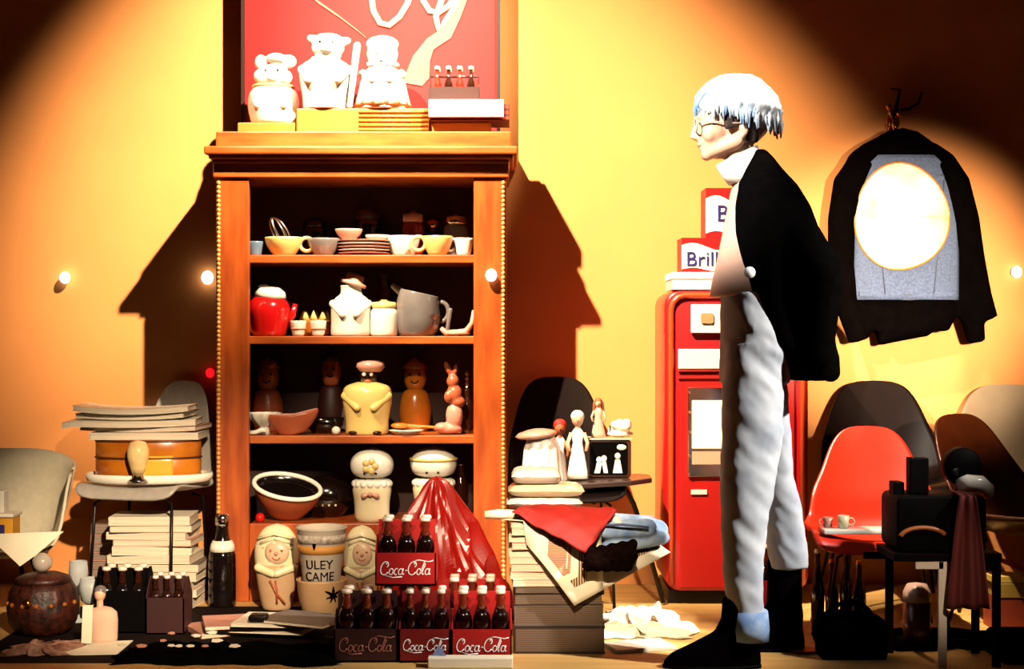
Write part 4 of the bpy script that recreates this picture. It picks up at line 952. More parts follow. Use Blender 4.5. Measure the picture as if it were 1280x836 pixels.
doll(748, 5.39, ZTV, 499, 549, shirt_p, mat('auburn_hair', '#a4532c', .6), skin, 'long-haired doll standing on top of the black figure box', 9, True)
mb = MB()
for i in range(9): mb.ell((rnd.uniform(-.03, .03), rnd.uniform(-.025, .025), .018 + rnd.uniform(0, .034)), rnd.uniform(.014, .02), 10)
mb.ell((0, 0, .012), (.05, .03, .012))
one(mb, 'plush_toy', white, 'fluffy white lump on the right end of the black figure box', 'plush toy', (X(775, 5.40), 5.415, ZTV+EPS), vox=.004, relax=2)
Zst = .418
doll(722, 5.33, ZTB-.0, 517, 603, white, shirt_w, skin, 'tall pale doll in white gown standing beside the black figure box', 13)
doll(700, 5.52, Zst+.006, 520, 604, shirt_w, red_cl, mat('tan_skin', '#a8603c', .5), 'red-haired doll in white on the black tablet chair', 11)
# tall white ruffled figure with pink hat
Yw_ = 5.42; k = S(Yw_)
t = thing('ruffled_figurine', 'tall white ruffled figurine with pink hat on the black tablet chair seat', 'figurine', (X(677, Yw_), Yw_, Zst+.022))
obj(MB().lathe([(0, 0), (25*k, 0), (27*k, 8*k), (25*k, 14*k), (24*k, 26*k), (23*k, 36*k), (22*k, 46*k), (17*k, 58*k), (12*k, 62*k), (0, 63*k)], seg=54, flute=.05, nf=9, depth=.8), 'gown', white, t)
obj(MB().lathe([(0, 58*k), (22*k, 58*k), (27*k, 62*k), (22*k, 66*k), (10*k, 69*k), (0, 70*k)], M=Matrix.Rotation(R(-6), 4, 'Y')), 'hat', pinkg, t)
# papers on the floor by the vending machine
cloth_patch(X(806, 4.95), 4.93, .30, .20, .035, sheet, 'crumpled cream sheet on the floor right of the book stack', 'crumpled_sheet', 'paper', 14)
cloth_patch(X(800, 5.14), 5.14, .26, .16, .06, shirt_w, 'heap of cream cloth under the tablet chair', 'cloth_heap', 'cloth', 21)
one(MB().box((0, 0, .006), (.20, .14, .012)), 'pale_pamphlet', cover_w, 'pale pamphlet on the floor between book stack and black boot', 'pamphlet', (X(800, 4.66), 4.70, 0), smooth=False, bevel=.002, rz=.3)

# ============================================================ VENDING MACHINE
Yv = 5.42; kv = S(Yv); vx = X(922, Yv)
vm = thing('vending_machine', 'red upright bottle vending machine behind the walking person', 'vending machine', (vx, Yv+.2, 0))
def v_(x, y): return ((x-922)*kv, (757-y)*kv + .0)
Hm = (757-362)*kv; Wm = 180*kv
obj(MB().rbox((0, .015, .05 + (Hm-.05)/2), (Wm, .39, Hm-.05), .055), 'body', red_en, vm, bevel=.012)
obj(MB().box((0, .02, .026), (Wm-.03, .34, .05)), 'base', steel_d, vm, smooth=False)
fy = -.182
pts = []
r_ = .05; w2, h0, h1 = Wm/2-.022, .075, Hm-.02
path = [(-w2, fy, h0)] + [(-w2, fy, h0 + (h1-r_-h0)*i/6) for i in range(1, 7)] + [(-w2+r_-r_*math.cos(R(a)), fy, h1-r_+r_*math.sin(R(a))) for a in (30, 60, 90)] + [(w2-r_+r_*math.sin(R(a)), fy, h1-r_+r_*math.cos(R(a))) for a in (0, 30, 60, 90)] + [(w2, fy, h0)]
obj(MB().tube(path, .011, 10), 'front_rim', mat('orange_red_trim', '#de4a20', .3, coat=.5), vm)
def vbox(x0, x1, y0, y1, d, name, m, dy=0, bev=.003):
    (a, z1), (b, z0) = v_(x0, y0), v_(x1, y1)
    return obj(MB().box(((a+b)/2, fy-d/2-dy, (z0+z1)/2), (b-a, d, z1-z0)), name, m, vm, smooth=False, bevel=bev)
vbox(850, 994, 466, 735, .008, 'lower_door', red_en2)
vbox(848, 996, 436, 461, .014, 'white_band', white)
vbox(848, 996, 462, 465, .016, 'trim_bar', mat('dull_red_trim', '#8c120e', .4))
vbox(848, 996, 471, 474, .014, 'trim_bar', mat('dull_red_trim', '#8c120e', .4))
cb = vbox(864, 902, 380, 416, .016, 'coin_plate', white)
mb = MB(); (a, z1), (b, z0) = v_(876, 391), v_(892, 404)
mb.rbox(((a+b)/2, fy-.018, (z0+z1)/2), (b-a, .006, z1-z0), .008); obj(mb, 'coin_slot', mat('tan_slot', '#b98d62', .4), vm, smooth=False)
dr = vbox(860, 920, 484, 596, .012, 'bottle_door', chrome, .006)
vbox(865, 915, 500, 560, .004, 'window_glass', lit_win, .018, 0)
vbox(865, 915, 564, 580, .004, 'window_glass', mat('smoky_pane', '#d8b496', .3), .018, 0)
mb = MB()
for y in (490, 515, 540, 569, 592):
    a, z_ = v_(862, y); mb.ell((a, fy-.02, z_), .005, 8)
obj(mb, 'rivets', chrome, vm)
vbox(864, 884, 612, 618, .006, 'white_badge', white, .008, .001)
# boxes on the machine
zm = Hm + .0008
wb = thing('white_box', 'flat white box lying on top of the red vending machine', 'box', (X(885, 5.50), 5.56, zm)); kb = S(5.46)
hb1 = 22*kb
obj(MB().box((0, 0, hb1*.38), (94*kb, .24, hb1*.76)), 'tray', white, wb, smooth=False, bevel=.002); obj(MB().box((0, 0, hb1*.8), (96*kb, .245, hb1*.4)), 'lid', shirt_w, wb, smooth=False, bevel=.002)
def soap_carton(cx, Y, z, w, h, label, txt, size, tx, tz, rz=0, d=.14):
    t = thing('soap_pad_carton', label, 'carton', (X(cx, Y), Y + d/2, z), rz=rz)
    obj(MB().box((0, 0, h/2), (w, d, h)), 'carton', red_cd, t, smooth=False, bevel=.001)
    wave = [(-w/2, h*.10)] + [(-w/2 + w*i/12, h*(.08 + .05*math.sin(i*.7))) for i in range(13)] + [(w/2 - w*i/12, h*(.74 + .11*math.sin((12-i)*.55+.4))) for i in range(13)]
    obj(MB().prism(wave[1:], .002, Matrix.Translation((0, -d/2-.001, 0))), 'white_wave', wht_ink, t, smooth=False)
    obj(text(txt, size), 'lettering', blue_ink, t, (tx, -d/2-.0035, tz), smooth=False)
    return t
kb = S(5.47)
soap_carton(889, 5.47, zm + hb1 + .0015, 74*kb, 43*kb, 'lower red and white soap pad carton on the white box', 'Brillo', .075, -.012, .045, d=.15)
t = soap_carton(918, 5.48, zm + hb1 + 43*kb + .003, 72*kb, 62*kb, 'upper red and white soap pad carton partly behind the black jacket', 'Brillo', .085, .025, .085, d=.14)

# ============================================================ JACKET ON THE WALL
Yjk = 5.78; k = S(Yjk); jx = 1128
jk = thing('hanging_jacket', 'denim and black leather jacket with big cream circle hanging on wall hook', 'jacket', (X(jx, Yjk), Yjk, Z(440, Yjk)))
def jp(x, y, d=0): return ((x-jx)*k, d, (440-y)*k)
rows = [(166, 1104, 1142, .02), (172, 1094, 1154, .032), (180, 1078, 1172, .045), (192, 1062, 1190, .055), (212, 1052, 1200, .062), (260, 1054, 1200, .066), (320, 1054, 1202, .068), (372, 1056, 1200, .066), (395, 1054, 1196, .062), (414, 1062, 1186, .058)]
def jrow(y):
    for a, b in zip(rows, rows[1:]):
        if a[0] <= y <= b[0]:
            t = (y-a[0])/(b[0]-a[0]); return [a[q] + (b[q]-a[q])*t for q in (1, 2, 3)]
    return list(rows[-1][1:]) if y > rows[-1][0] else list(rows[0][1:])
def jsurf(x, y, o=0):
    xl, xr, b = jrow(y); c, a = (xl+xr)/2, (xr-xl)/2
    q = min(1, abs((x-c)/a)); return jp(x, y, -(b+o)*max(0, 1-q**3)**.5)
mb = MB(); rs = []
for y, xl, xr, b in reversed(rows):
    c, a = (xl+xr)/2, (xr-xl)/2; rs.append([jp(c + a*math.cos(2*math.pi*i/40), y, -b*math.sin(2*math.pi*i/40)*(1 if math.sin(2*math.pi*i/40) > 0 else .9)) for i in range(40)])
mb.rings(rs)
for pts, rr in (([(1082, 203), (1062, 232), (1053, 275), (1052, 330), (1060, 380), (1074, 426)], [21, 22, 19, 18, 17, 14]), ([(1172, 204), (1190, 232), (1203, 275), (1211, 325), (1222, 372), (1233, 400)], [21, 22, 20, 19, 17, 14]), ([(1212, 350), (1214, 395), (1220, 428)], [14, 15, 11]), ([(1096, 418), (1160, 408)], [14, 12])):
    mb.tube([jp(x, y, -.008) for x, y in pts], [r*k for r in rr], 14)
obj(mb, 'leather_body', blk_lea, jk, vox=.010, relax=3)
obj(MB().tube([jsurf(1098, 180, .002), jsurf(1110, 170, .006), jsurf(1126, 167, .01), jsurf(1142, 171, .006), jsurf(1156, 182, .002)], 6*k, 10), 'collar', blk_lea, jk)
def den(u, v):
    y = 196 + v*179; xl = 1062 + 3*math.sin(v*3) + max(0, .16-v)*190; xr = 1192 + 3*v - max(0, .16-v)*190
    return jsurf(xl + (xr-xl)*u, y, .013)
obj(MB().grid(den, 28, 30), 'denim_back', denim, jk, solid=.004)
mb = MB()
for line in ([(1066, 226), (1090, 220), (1128, 218), (1170, 221), (1190, 227)], [(1088, 226), (1092, 290), (1100, 368)], [(1174, 226), (1168, 290), (1160, 368)], [(1064, 366), (1128, 369), (1192, 366)], [(1064, 372), (1128, 375), (1192, 372)]):
    mb.tube([jsurf(x, y, .0165) for x, y in line], .8*k, 6)
obj(mb, 'seams', mat('dark_denim', '#4a5468', .8), jk)
for x in (1080, 1172): obj(MB().box(jsurf(x, 368, .019), (22*k, .006, 5*k)), 'waist_tab', denim, jk, smooth=False)
def disc(u, v, rx=58, ry=66, o=.019):
    a = 2*math.pi*u; q = 1 + .03*math.sin(3*a+1)
    return jsurf(1121 + rx*v*q*math.cos(a), 273 + ry*v*q*math.sin(a), o)
obj(MB().grid(lambda u, v: disc(u, v), 48, 10), 'round_patch', patch, jk, solid=.002)
obj(MB().tube([disc(i/40, 1, o=.0195) for i in range(41)], 1.2*k, 6, cap=False), 'patch_edge', orangeg, jk)
hk = thing('wall_hook', 'brass antler-shaped wall hook with dark curled prongs above the jacket', 'hook', (X(1117, 5.86), 5.895, Z(166, 5.86)))
def hp(x, y, d=-.05): return ((x-1117)*k, d, (166-y)*k)
obj(MB().ell(hp(1118, 150, -.012), (9*k, .012, 16*k)), 'back_plate', brass, hk)
obj(MB().tube([hp(1118, 152, -.01), hp(1117, 150, -.05), hp(1114, 158, -.075), hp(1116, 164, -.08)], .009, 10).ell(hp(1110, 134, -.05), 4.5*k, 12).ell(hp(1123, 143, -.05), 4*k, 12).tube([hp(1118, 150, -.02), hp(1110, 136, -.05)], .006, 8).tube([hp(1118, 150, -.02), hp(1123, 143, -.05)], .006, 8), 'hook', brass, hk)
obj(MB().tube([hp(1119, 146, -.02), hp(1120, 130, -.045), hp(1123, 112, -.05), hp(1112, 111, -.05)], [.010, .009, .007, .004], 8).tube([hp(1120, 138, -.03), hp(1134, 137, -.06), hp(1146, 130, -.06), hp(1151, 116, -.06)], [.007, .007, .006, .004], 8), 'prongs', mat('dark_bronze', '#2a140a', .4, metal=.4), hk)

# ============================================================ RIGHT-HAND CHAIRS AND CLUTTER
shell_chair('shell_chair', 'black moulded shell chair against the wall behind the red chair', (X(1103, 5.62), 5.50, 0), R(-3), blk_shell, h_top=.80, w_seat=.47, w_top=.40, seat_h=.43, lean=.24)
shell_chair('shell_chair', 'pale beige moulded shell chair against wall behind the brown chair', (X(1270, 5.6), 5.52, 0), R(-8), mat('tan_fibreglass', '#97826a', .45), h_top=.785, w_seat=.46, w_top=.42, seat_h=.43, lean=.24)
shell_chair('shell_chair', 'glossy brown moulded shell chair turned sideways at the far right', (X(1284, 5.1), 5.02, 0), R(34), shell_b, h_top=.70, w_seat=.44, w_top=.40, seat_h=.33, lean=.25, cup=.08)
Yr_ = 5.08
shell_chair('lounge_chair', 'bright red low shell chair with pale rim right of the walking person', (X(1092, 5.0), Yr_-.16, 0), R(-6), shell_r, h_top=.66, w_seat=.47, w_top=.33, seat_h=.315, depth=.38, cup=.05, lean=.3)
k = S(4.80)
one(MB().rbox((0, 0, .008), (84*k, .10, .016), .006), 'cream_plank', white, 'cream painted plank lying across the front of the red chair seat', 'plank', (X(1068, 4.80), 4.80, .346), bevel=.003)
t = thing('cream_mug', 'small cream mug standing on the plank before the red chair', 'mug', (X(1054, 4.79), 4.79, .363)); 
obj(MB().lathe([(0, 0), (.016, 0), (.019, .04), (.017, .04), (.014, .006), (0, .006)], seg=20), 'cup', cream, t); obj(MB().torus((.024, 0, .02), .011, .003, 'Y'), 'handle', cream, t)
t = thing('pink_mug', 'small pink mug at the left end of the plank beside the jeans', 'mug', (X(1035, 4.81), 4.81, .363))
obj(MB().lathe([(0, 0), (.013, 0), (.016, .032), (.014, .032), (.011, .006), (0, .006)], seg=20), 'cup', pinkg, t); obj(MB().torus((-.02, 0, .016), .009, .003, 'Y'), 'handle', pinkg, t)
# dark machine on the white-legged stand
Ym = 4.52; k = S(Ym)
zs = Z(691, Ym-.10)
st = thing('white_legged_stand', 'low black-topped stand with white L-shaped legs at the right', 'stand', (X(1172, Ym), Ym, 0))
obj(MB().box((0, 0, zs-.012), (132*k, .22, .024)), 'top', black, st, smooth=False, bevel=.003)
wleg = mat('white_metal', '#cfc0b4', .45)
for sx_, sy_ in ((-.006, -.10), (60*k, -.10), (-50*k, .10), (60*k, .10)):
    mm = wleg if sx_ == -.006 else black  # legs lost in shadow are painted black, only the lit one white
    x_ = -6*k if sx_ == -.006 else sx_
    obj(MB().box((x_, sy_, (zs-.025)/2), (10*k, .012, zs-.025)).box((x_ - 16*k, sy_, zs-.036), (34*k, .012, .022)), 'leg', mm, st, smooth=False, bevel=.001)
pj_ = thing('black_projector', 'bulky black film projector silhouette on the white-legged stand', 'projector', (X(1166, Ym), Ym, zs+.0006))
kk = S(Ym-.08)
obj(MB().rbox((0, 0, 35*kk), (112*kk, .19, 70*kk), .02), 'body', black, pj_, bevel=.006)
obj(MB().box((-22*kk, -.02, 93*kk), (24*kk, .05, 46*kk)).box((-46*kk, 0, 74*kk), (14*kk, .06, 22*kk)), 'lens_tower', black, pj_, smooth=False, bevel=.004)
mb = MB(); mb.lathe([(0, -.03), (22*kk, -.03), (24*kk, -.024), (24*kk, .024), (22*kk, .03), (0, .03)], M=Matrix.Translation((36*kk, 0, 104*kk)) @ Matrix.Rotation(R(90), 4, 'X')); mb.box((36*kk, .0, 76*kk), (14*kk, .04, 22*kk)); obj(mb, 'reel', black, pj_)
mb = MB(); mb.lathe([(0, 0), (8*kk, 0), (10*kk, .03), (0, .03)], M=Matrix.Translation((16*kk, -.01, 98*kk)) @ Matrix.Rotation(R(90), 4, 'Y')); obj(mb, 'lamp_housing', steel_d, pj_)
obj(MB().torus((-24*kk, -.1, 18*kk), 13*kk, 3*kk, 'Y', sq=(2.2, 1), arc=(20, 170)), 'carry_strap', mat('tan_leather', '#9a5424', .4), pj_)
one(MB().tube([(-.05, 0, .03), (-.02, -.01, .033), (.02, -.01, .03), (.045, 0, .012), (.05, 0, -.012)], [.018, .026, .026, .022, .012], 14, flat=.8), 'white_glove', white, 'bright white rolled glove draped at right edge of the black projector', 'glove', (X(1216, 4.50), 4.50, zs + 71*kk - .002))
# red hanging cloth
Yh = 4.40; k = S(Yh)
mb = MB()
def hang(u, v):
    if v < .15: return (9*k*(2*u-1), .09*(1-v/.15), .003*math.sin(u*13) + .004)
    q = (v-.15)/.85; return ((9 + 15*q**.8)*k*(2*u-1)*1.1, -.012 - .012*math.sin(u*13)*(.3+q), -(q*140*k))
mb.grid(hang, 30, 20)
one(mb, 'red_scarf', mat('deep_red_cloth', '#560b09', .8, var=.3), 'dark red scarf hanging over the right end of the black projector', 'scarf', (X(1208, Yh), Yh, zs + 71*kk + .002), solid=.004)
# jars beneath the stand
k = S(4.72)
t = thing('storage_jar', 'pinkish white jar with brown base beneath the white-legged stand', 'jar', (X(1146, 4.72), 4.72, 0))
obj(MB().lathe([(0, 0), (14*k, 0), (17*k, 20*k), (17*k, 56*k), (0, 56*k)], seg=28), 'lower_body', mat('brown_glaze', '#5a2c18', .3, coat=.3), t)
obj(MB().lathe([(0, 56*k), (17.1*k, 56.5*k), (17*k, 68*k), (12*k, 78*k), (0, 80*k)], seg=28), 'lid', mat('pink_white_glaze', '#d8b2a4', .35, coat=.3), t)
# bottles under the red chair and behind the legs
carton(958, 5.12, 0, 'red bottle carton on the floor behind the walking legs', 'dark cola bottle in the carton behind the walking legs', 'bottles in the carton behind the legs', w=.17, bh=.26, front=False, hh=.14)
for i, (x, Y) in enumerate(((1022, 4.98), (1040, 5.02), (1058, 4.97), (1074, 5.03))):
    t = thing('soda_bottle', ('leftmost', 'second from left', 'second from right', 'rightmost')[i] + ' of four dark bottles in the shade under the red chair', 'bottle', (X(x, Y), Y, 0), 'dark bottles under the red chair'); k = S(Y)
    hh_ = (96, 80, 98, 78)[i]
    obj(MB().lathe([(0, 0), (8*k, 0), (8.5*k, hh_*.5*k), (7*k, hh_*.62*k), (3.5*k, hh_*.8*k), (3.5*k, hh_*k), (0, hh_*k)], seg=18), 'body', brownj, t)
    obj(MB().lathe([(0, 0), (4.4*k, 0), (4*k, 5*k), (0, 5*k)], c=(0, 0, hh_*k)), 'cap', brass if i % 2 else cap_m, t)
cloth_patch(X(1150, 4.78), 4.80, .62, .30, .03, blk_cl, 'added black sheet painting floor shade beneath the red chair and stand', 'shade_sheet', 'shade_sheet', 31)  # added black sheet where the floor lies in shadow
# black bag and case added for darkness, saucer, box of the far right
k = S(4.62)
t = thing('filler_bag', 'made-up black duffel bag keeping the floor dark under the red chair', 'bag', (X(1066, 4.57), 4.57, 0))  # invented black bag, placed to keep this stretch of floor dark
mb = MB().cap((-.055, 0, .075), (.045, 0, .07), .07, .066).box((-.005, 0, .035), (.20, .12, .07)); mb.v = [(x, y, max(z, 0)) for x, y, z in mb.v]
obj(mb, 'body', blk_cl, t, vox=.008, relax=5)
for s_ in (-1, 1): obj(MB().torus((0, s_*.03, .125), .05, .006, 'Y', arc=(0, 180), sq=(1, .8)), 'handle', blk_lea, t)
t = thing('filler_case', 'made-up flat black case keeping the lower right floor corner dark', 'filler_case', (X(1292, 4.52), 4.53, 0))  # invented black case, placed to keep the corner dark
obj(MB().rbox((0, 0, .042), (.24, .16, .084), .02), 'body', blk_lea, t, bevel=.006); obj(MB().torus((0, -.08, .042), .035, .006, 'Z', arc=(180, 360)), 'handle', steel_d, t)
for x in (-.07, .07): obj(MB().box((x, -.082, .05), (.02, .004, .014)), 'clasp', steel_d, t, smooth=False)
one(MB().lathe([(0, 0), (.02, 0), (.042, .008), (.045, .01), (.04, .01), (0, .004)]), 'saucer', mat('dull_brass', '#8a6420', .35, metal=.6), 'small dull brass saucer on the floor before the black bag', 'saucer', (X(1003, 4.63), 4.63, 0))
t = thing('file_box', 'yellow-topped orange box on the floor at far right edge', 'box', (X(1270, 4.95), 5.02, 0)); k = S(4.95)
obj(MB().box((0, 0, .055), (.13, .14, .11)), 'body', mat('rust_board', '#9a3a1c', .6), t, smooth=False, bevel=.002); obj(MB().box((0, 0, .135), (.13, .145, .048)), 'lid', mat('ochre_board', '#b3923e', .6), t, smooth=False, bevel=.002)
one(MB().box((0, 0, .012), (.11, .1, .022)), 'yellow_book', mat('yellow_cover', '#f0cc62', .5), 'yellow book lying on the ochre box lid at far right', 'book', (X(1262, 4.95), 5.0, .1595), smooth=False, bevel=.002)
one(MB().box((0, 0, .0), (.16, .03, .016), (0, R(22), 0)), 'orange_ruler', mat('orange_paint', '#d8581c', .5), 'orange slat leaning across the yellow book at far right', 'slat', (X(1264, 4.95), 4.985, .222), smooth=False, bevel=.002)
# ============================================================ PERSON
Ym_ = 4.49; k = S(Ym_); mx = 930
def m3(x, y, d=0): return Vector(((x-mx)*k, d*k, (828.5-y)*k))       # px offsets, d = px away from the camera
def mel(mb, x, y, d, rx, rz, ry, rot=None): return mb.ell(tuple(m3(x, y, d)), (rx*k, ry*k, rz*k), 20, rot)
def mcap(mb, a, b, ra, rb): return mb.cap(m3(*a), m3(*b), ra*k, rb*k, 16)
body = MB()
# torso, limbs
mel(body, 950, 285, 0, 36, 68, 42); mel(body, 942, 385, 0, 33, 44, 40); mel(body, 942, 430, 0, 33, 32, 42)
mcap(body, (925, 195, 0), (945, 245, 0), 20, 26); mcap(body, (952, 236, -40), (952, 236, 40), 15, 15)
mcap(body, (934, 440, -22), (930, 590, -29), 26, 19); mcap(body, (930, 590, -29), (926, 770, -30), 18, 12)
mcap(body, (950, 440, 22), (974, 585, 48), 26, 18); mcap(body, (974, 585, 48), (998, 760, 76), 17, 8)
mcap(body, (926, 770, -30), (924, 802, -30), 10, 9); mcap(body, (922, 812, -30), (852, 820, -30), 8, 6)
mcap(body, (998, 760, 76), (996, 790, 78), 9, 9); mcap(body, (994, 794, 78), (948, 803, 78), 8, 6)
for s_, el, wr in ((-1, (1014, 348, -56), (1006, 425, -38)), (1, (998, 348, 52), (1008, 422, 30))):
    sh = (966, 244, 46*s_); mcap(body, sh, el, 15, 11); mcap(body, el, wr, 11, 8)
    # hand, tucked down at the hip: palm, four bent fingers, thumb from the side of the palm
    wx, wy, wd = wr; pal = (wx+4, wy+17, wd - 4*s_); mcap(body, wr, pal, 8, 9)
    for f, (ln, dx) in enumerate(((19, -8), (22, -3), (20, 3), (16, 7))):
        b0 = (pal[0]+dx, pal[1]+5, pal[2]); b1 = (pal[0]+dx-4, pal[1]+5+ln*.5, pal[2]-2*s_); b2 = (pal[0]+dx-3, pal[1]+5+ln, pal[2]-6*s_)
        mcap(body, b0, b1, 3.6, 3.3); mcap(body, b1, b2, 3.3, 2.8)
    mcap(body, (pal[0]-7, pal[1]-8, pal[2]), (pal[0]-16, pal[1]+3, pal[2]-2*s_), 4.2, 3.8); mcap(body, (pal[0]-16, pal[1]+3, pal[2]-2*s_), (pal[0]-18, pal[1]+14, pal[2]-4*s_), 3.8, 3)
# head in profile, facing left
mel(body, 922, 144, 0, 44, 42, 33); mel(body, 893, 158, 0, 22, 36, 27); mel(body, 897, 182, 0, 22, 18, 21)
mcap(body, (884, 194, -5), (884, 194, 5), 8, 8); mcap(body, (890, 190, -9), (918, 180, -24), 9, 9); mcap(body, (890, 190, 9), (918, 180, 24), 9, 9)
mcap(body, (874, 151, 0), (867, 171, 0), 4.4, 5.2); mel(body, 871, 174, -4, 4, 3, 3.5); mel(body, 871, 174, 4, 4, 3, 3.5)
mcap(body, (875, 148, -13), (875, 148, 13), 4.5, 4.5)
mcap(body, (875, 181, -6), (875, 181, 6), 3, 3); mcap(body, (876.5, 186.5, -5), (876.5, 186.5, 5), 3, 3)
for s_ in (-1, 1):
    mel(body, 886, 170, 17*s_, 10, 11, 9); mel(body, 926, 164, 32*s_, 7, 13, 4, (0, .15, 0)); mel(body, 924, 173, 32*s_, 4, 5, 4)
person = obj(body, 'person', skin, None, (X(mx, Ym_), Ym_, 0), vox=.005, relax=5)
tag(person, 'white-haired person in glasses and black jacket walking left past the vending machine', 'person')
# eyes, brows, lips
mb = MB()
for s_ in (-1, 1): mel(mb, 876.5, 157.5, 11*s_, 3.6, 3.4, 5)
obj(mb, 'eyes', white, person)
mb = MB()
for s_ in (-1, 1): mel(mb, 874, 157.5, 10.5*s_, 1.6, 1.9, 2.2)
obj(mb, 'irises', brownj, person)
obj(MB().tube([m3(875, 183.5, -8), m3(872.6, 183.5, 0), m3(875, 183.5, 8)], 1.3*k, 8), 'lips', mat('lip', '#c07a68', .5), person)
# hair: a shaggy bowl of locks
hb = MB(); mel(hb, 922, 133, 0, 47, 35, 40); mel(hb, 936, 140, 0, 37, 32, 37)
rr = random.Random(3)
for i in range(46):
    a = 2*math.pi*i/46 + rr.uniform(-.05, .05)            # 0 = face side
    cx_, cy_ = -math.cos(a), math.sin(a)
    x0, d0 = 922 + 30*cx_, 30*cy_; x1, d1 = 924 + 46*cx_ + rr.uniform(-3, 3), 39*cy_
    face = max(0, math.cos(a)); back = max(0, -math.cos(a))
    yb_ = 152 - 14*face + 8*back + rr.uniform(-4, 5)
    if abs(a-math.pi) > .9 and abs(math.sin(a)) > .75: yb_ -= 2
    mcap(hb, (x0, 115 + rr.uniform(-2, 3), d0), (x1, 134 + 8*back, d1), 8, 7.5); mcap(hb, (x1, 134 + 8*back, d1), (x1 + (-2 if face > .5 else -7*back), yb_, d1*(.98)), 7.5, 2.6)
obj(hb, 'hair', hair_w, person, vox=.0045, relax=2)
def strands(ang, n, seed, r0=3.4):
    q_ = random.Random(seed); mb = MB()
    for i in range(n):
        a = q_.uniform(*ang); cx_, cy_ = -math.cos(a), math.sin(a); face = max(0, math.cos(a)); back = max(0, -math.cos(a))
        ye = 154 - 13*face + 10*back + q_.uniform(-9, 6); pts = []
        for j in range(8):
            t = j/7; ph = t*math.pi/2*1.05; rx, ry = 50 + q_.uniform(-1, 1.5), 41 + q_.uniform(-.5, 1)
            pts.append(m3(921 + 4*back*t + (8 + (rx-8)*math.sin(ph))*cx_ + 3*math.sin(t*5+i), 97 + (ye-97)*(1-math.cos(ph))**.9, (6 + (ry-6)*math.sin(ph))*cy_))
        mb.tube(pts, [r0*k*(.6 + .6*math.sin(math.pi*min(1, .2+.7*(j/7)))) * (1 if j < 7 else .35) for j in range(8)], 7, flat=.7)
    return mb
obj(strands((0, 2*math.pi), 90, 5), 'hair_locks', hair_w, person)
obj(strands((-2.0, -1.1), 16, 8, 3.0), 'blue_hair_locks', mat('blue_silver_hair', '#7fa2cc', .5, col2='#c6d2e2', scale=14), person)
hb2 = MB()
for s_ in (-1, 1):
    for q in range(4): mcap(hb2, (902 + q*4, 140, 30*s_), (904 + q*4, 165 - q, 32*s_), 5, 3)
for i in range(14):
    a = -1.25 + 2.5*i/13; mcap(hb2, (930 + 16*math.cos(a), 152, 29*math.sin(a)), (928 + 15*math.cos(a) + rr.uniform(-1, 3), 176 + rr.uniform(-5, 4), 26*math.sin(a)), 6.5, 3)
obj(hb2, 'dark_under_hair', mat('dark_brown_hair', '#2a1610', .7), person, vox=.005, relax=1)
# glasses
mb = MB()
for s_ in (-1, 1):
    mb.torus(tuple(m3(868.5, 160, 13*s_)), 9.5*k, 1*k, 'X', 24, sq=(1, .85)); mb.tube([m3(869, 157, 22*s_), m3(880, 157, 28*s_), m3(905, 159, 33*s_), m3(924, 160, 36*s_)], 1*k, 8)
mb.tube([m3(868, 158, -4), m3(866, 157, 0), m3(868, 158, 4)], 1*k, 8)
obj(mb, 'eyeglasses', mat('pale_frame', '#d8b89a', .3, coat=.3), person)
# lofted clothes from silhouette rows: (y, xl, xr, half depth, d centre)
def cloth(rows, nseg=28, p=2.4):
    rs = []
    for y, xl, xr, hd, dc in rows:
        c, a = (xl+xr)/2, (xr-xl)/2; ring = []
        for i in range(nseg):
            t = 2*math.pi*i/nseg; cs, sn = math.cos(t), math.sin(t)
            ring.append(tuple(m3(c + a*math.copysign(abs(cs)**(2/p), cs), y, dc + hd*math.copysign(abs(sn)**(2/p), sn))))
        rs.append(ring)
    return rs
sh = MB(); sh.rings(cloth([(372, 887, 978, 46, 0), (355, 890, 985, 46, 0), (320, 898, 990, 44, 0), (280, 906, 990, 44, 0), (240, 914, 985, 44, 0), (224, 920, 970, 34, 0)]))
obj(sh, 'shirt', shirt_p, person, vox=.007, relax=2)
cl = MB()
cl.rings([[tuple(m3(c + a*math.cos(2*math.pi*i/28), y + dy*math.cos(2*math.pi*i/28), b*math.sin(2*math.pi*i/28))) for i in range(28)] for y, c, a, b, dy in ((228, 938, 26, 27, -4), (214, 930, 26, 25, -8), (202, 924, 25.5, 24, -11), (195, 921, 25, 23.5, -12))], cap=False)
obj(cl, 'collar', shirt_w, person, solid=.005)
jm = MB()
jm.rings(cloth([(476, 984, 1046, 50, 4), (462, 972, 1048, 56, 2), (448, 952, 1047, 60, 0), (430, 931, 1042, 62, 0), (400, 926, 1042, 63, 0), (365, 919, 1040, 64, 0), (330, 912, 1034, 66, 0), (295, 910, 1024, 70, 0), (260, 913, 1010, 72, 0), (235, 918, 994, 68, 0), (215, 926, 976, 52, 0), (200, 934, 966, 34, 0), (189, 941, 956, 22, 0)]))
mcap(jm, (968, 262, -44), (1016, 345, -60), 27, 25); mcap(jm, (1016, 348, -60), (1010, 440, -48), 25, 22)
mcap(jm, (966, 262, 44), (1000, 348, 56), 26, 23); mcap(jm, (1000, 348, 56), (1010, 436, 36), 23, 20)
mcap(jm, (1005, 400, -20), (1036, 466, -10), 20, 13)
obj(jm, 'jacket', blk_cl, person, vox=.008, relax=9)
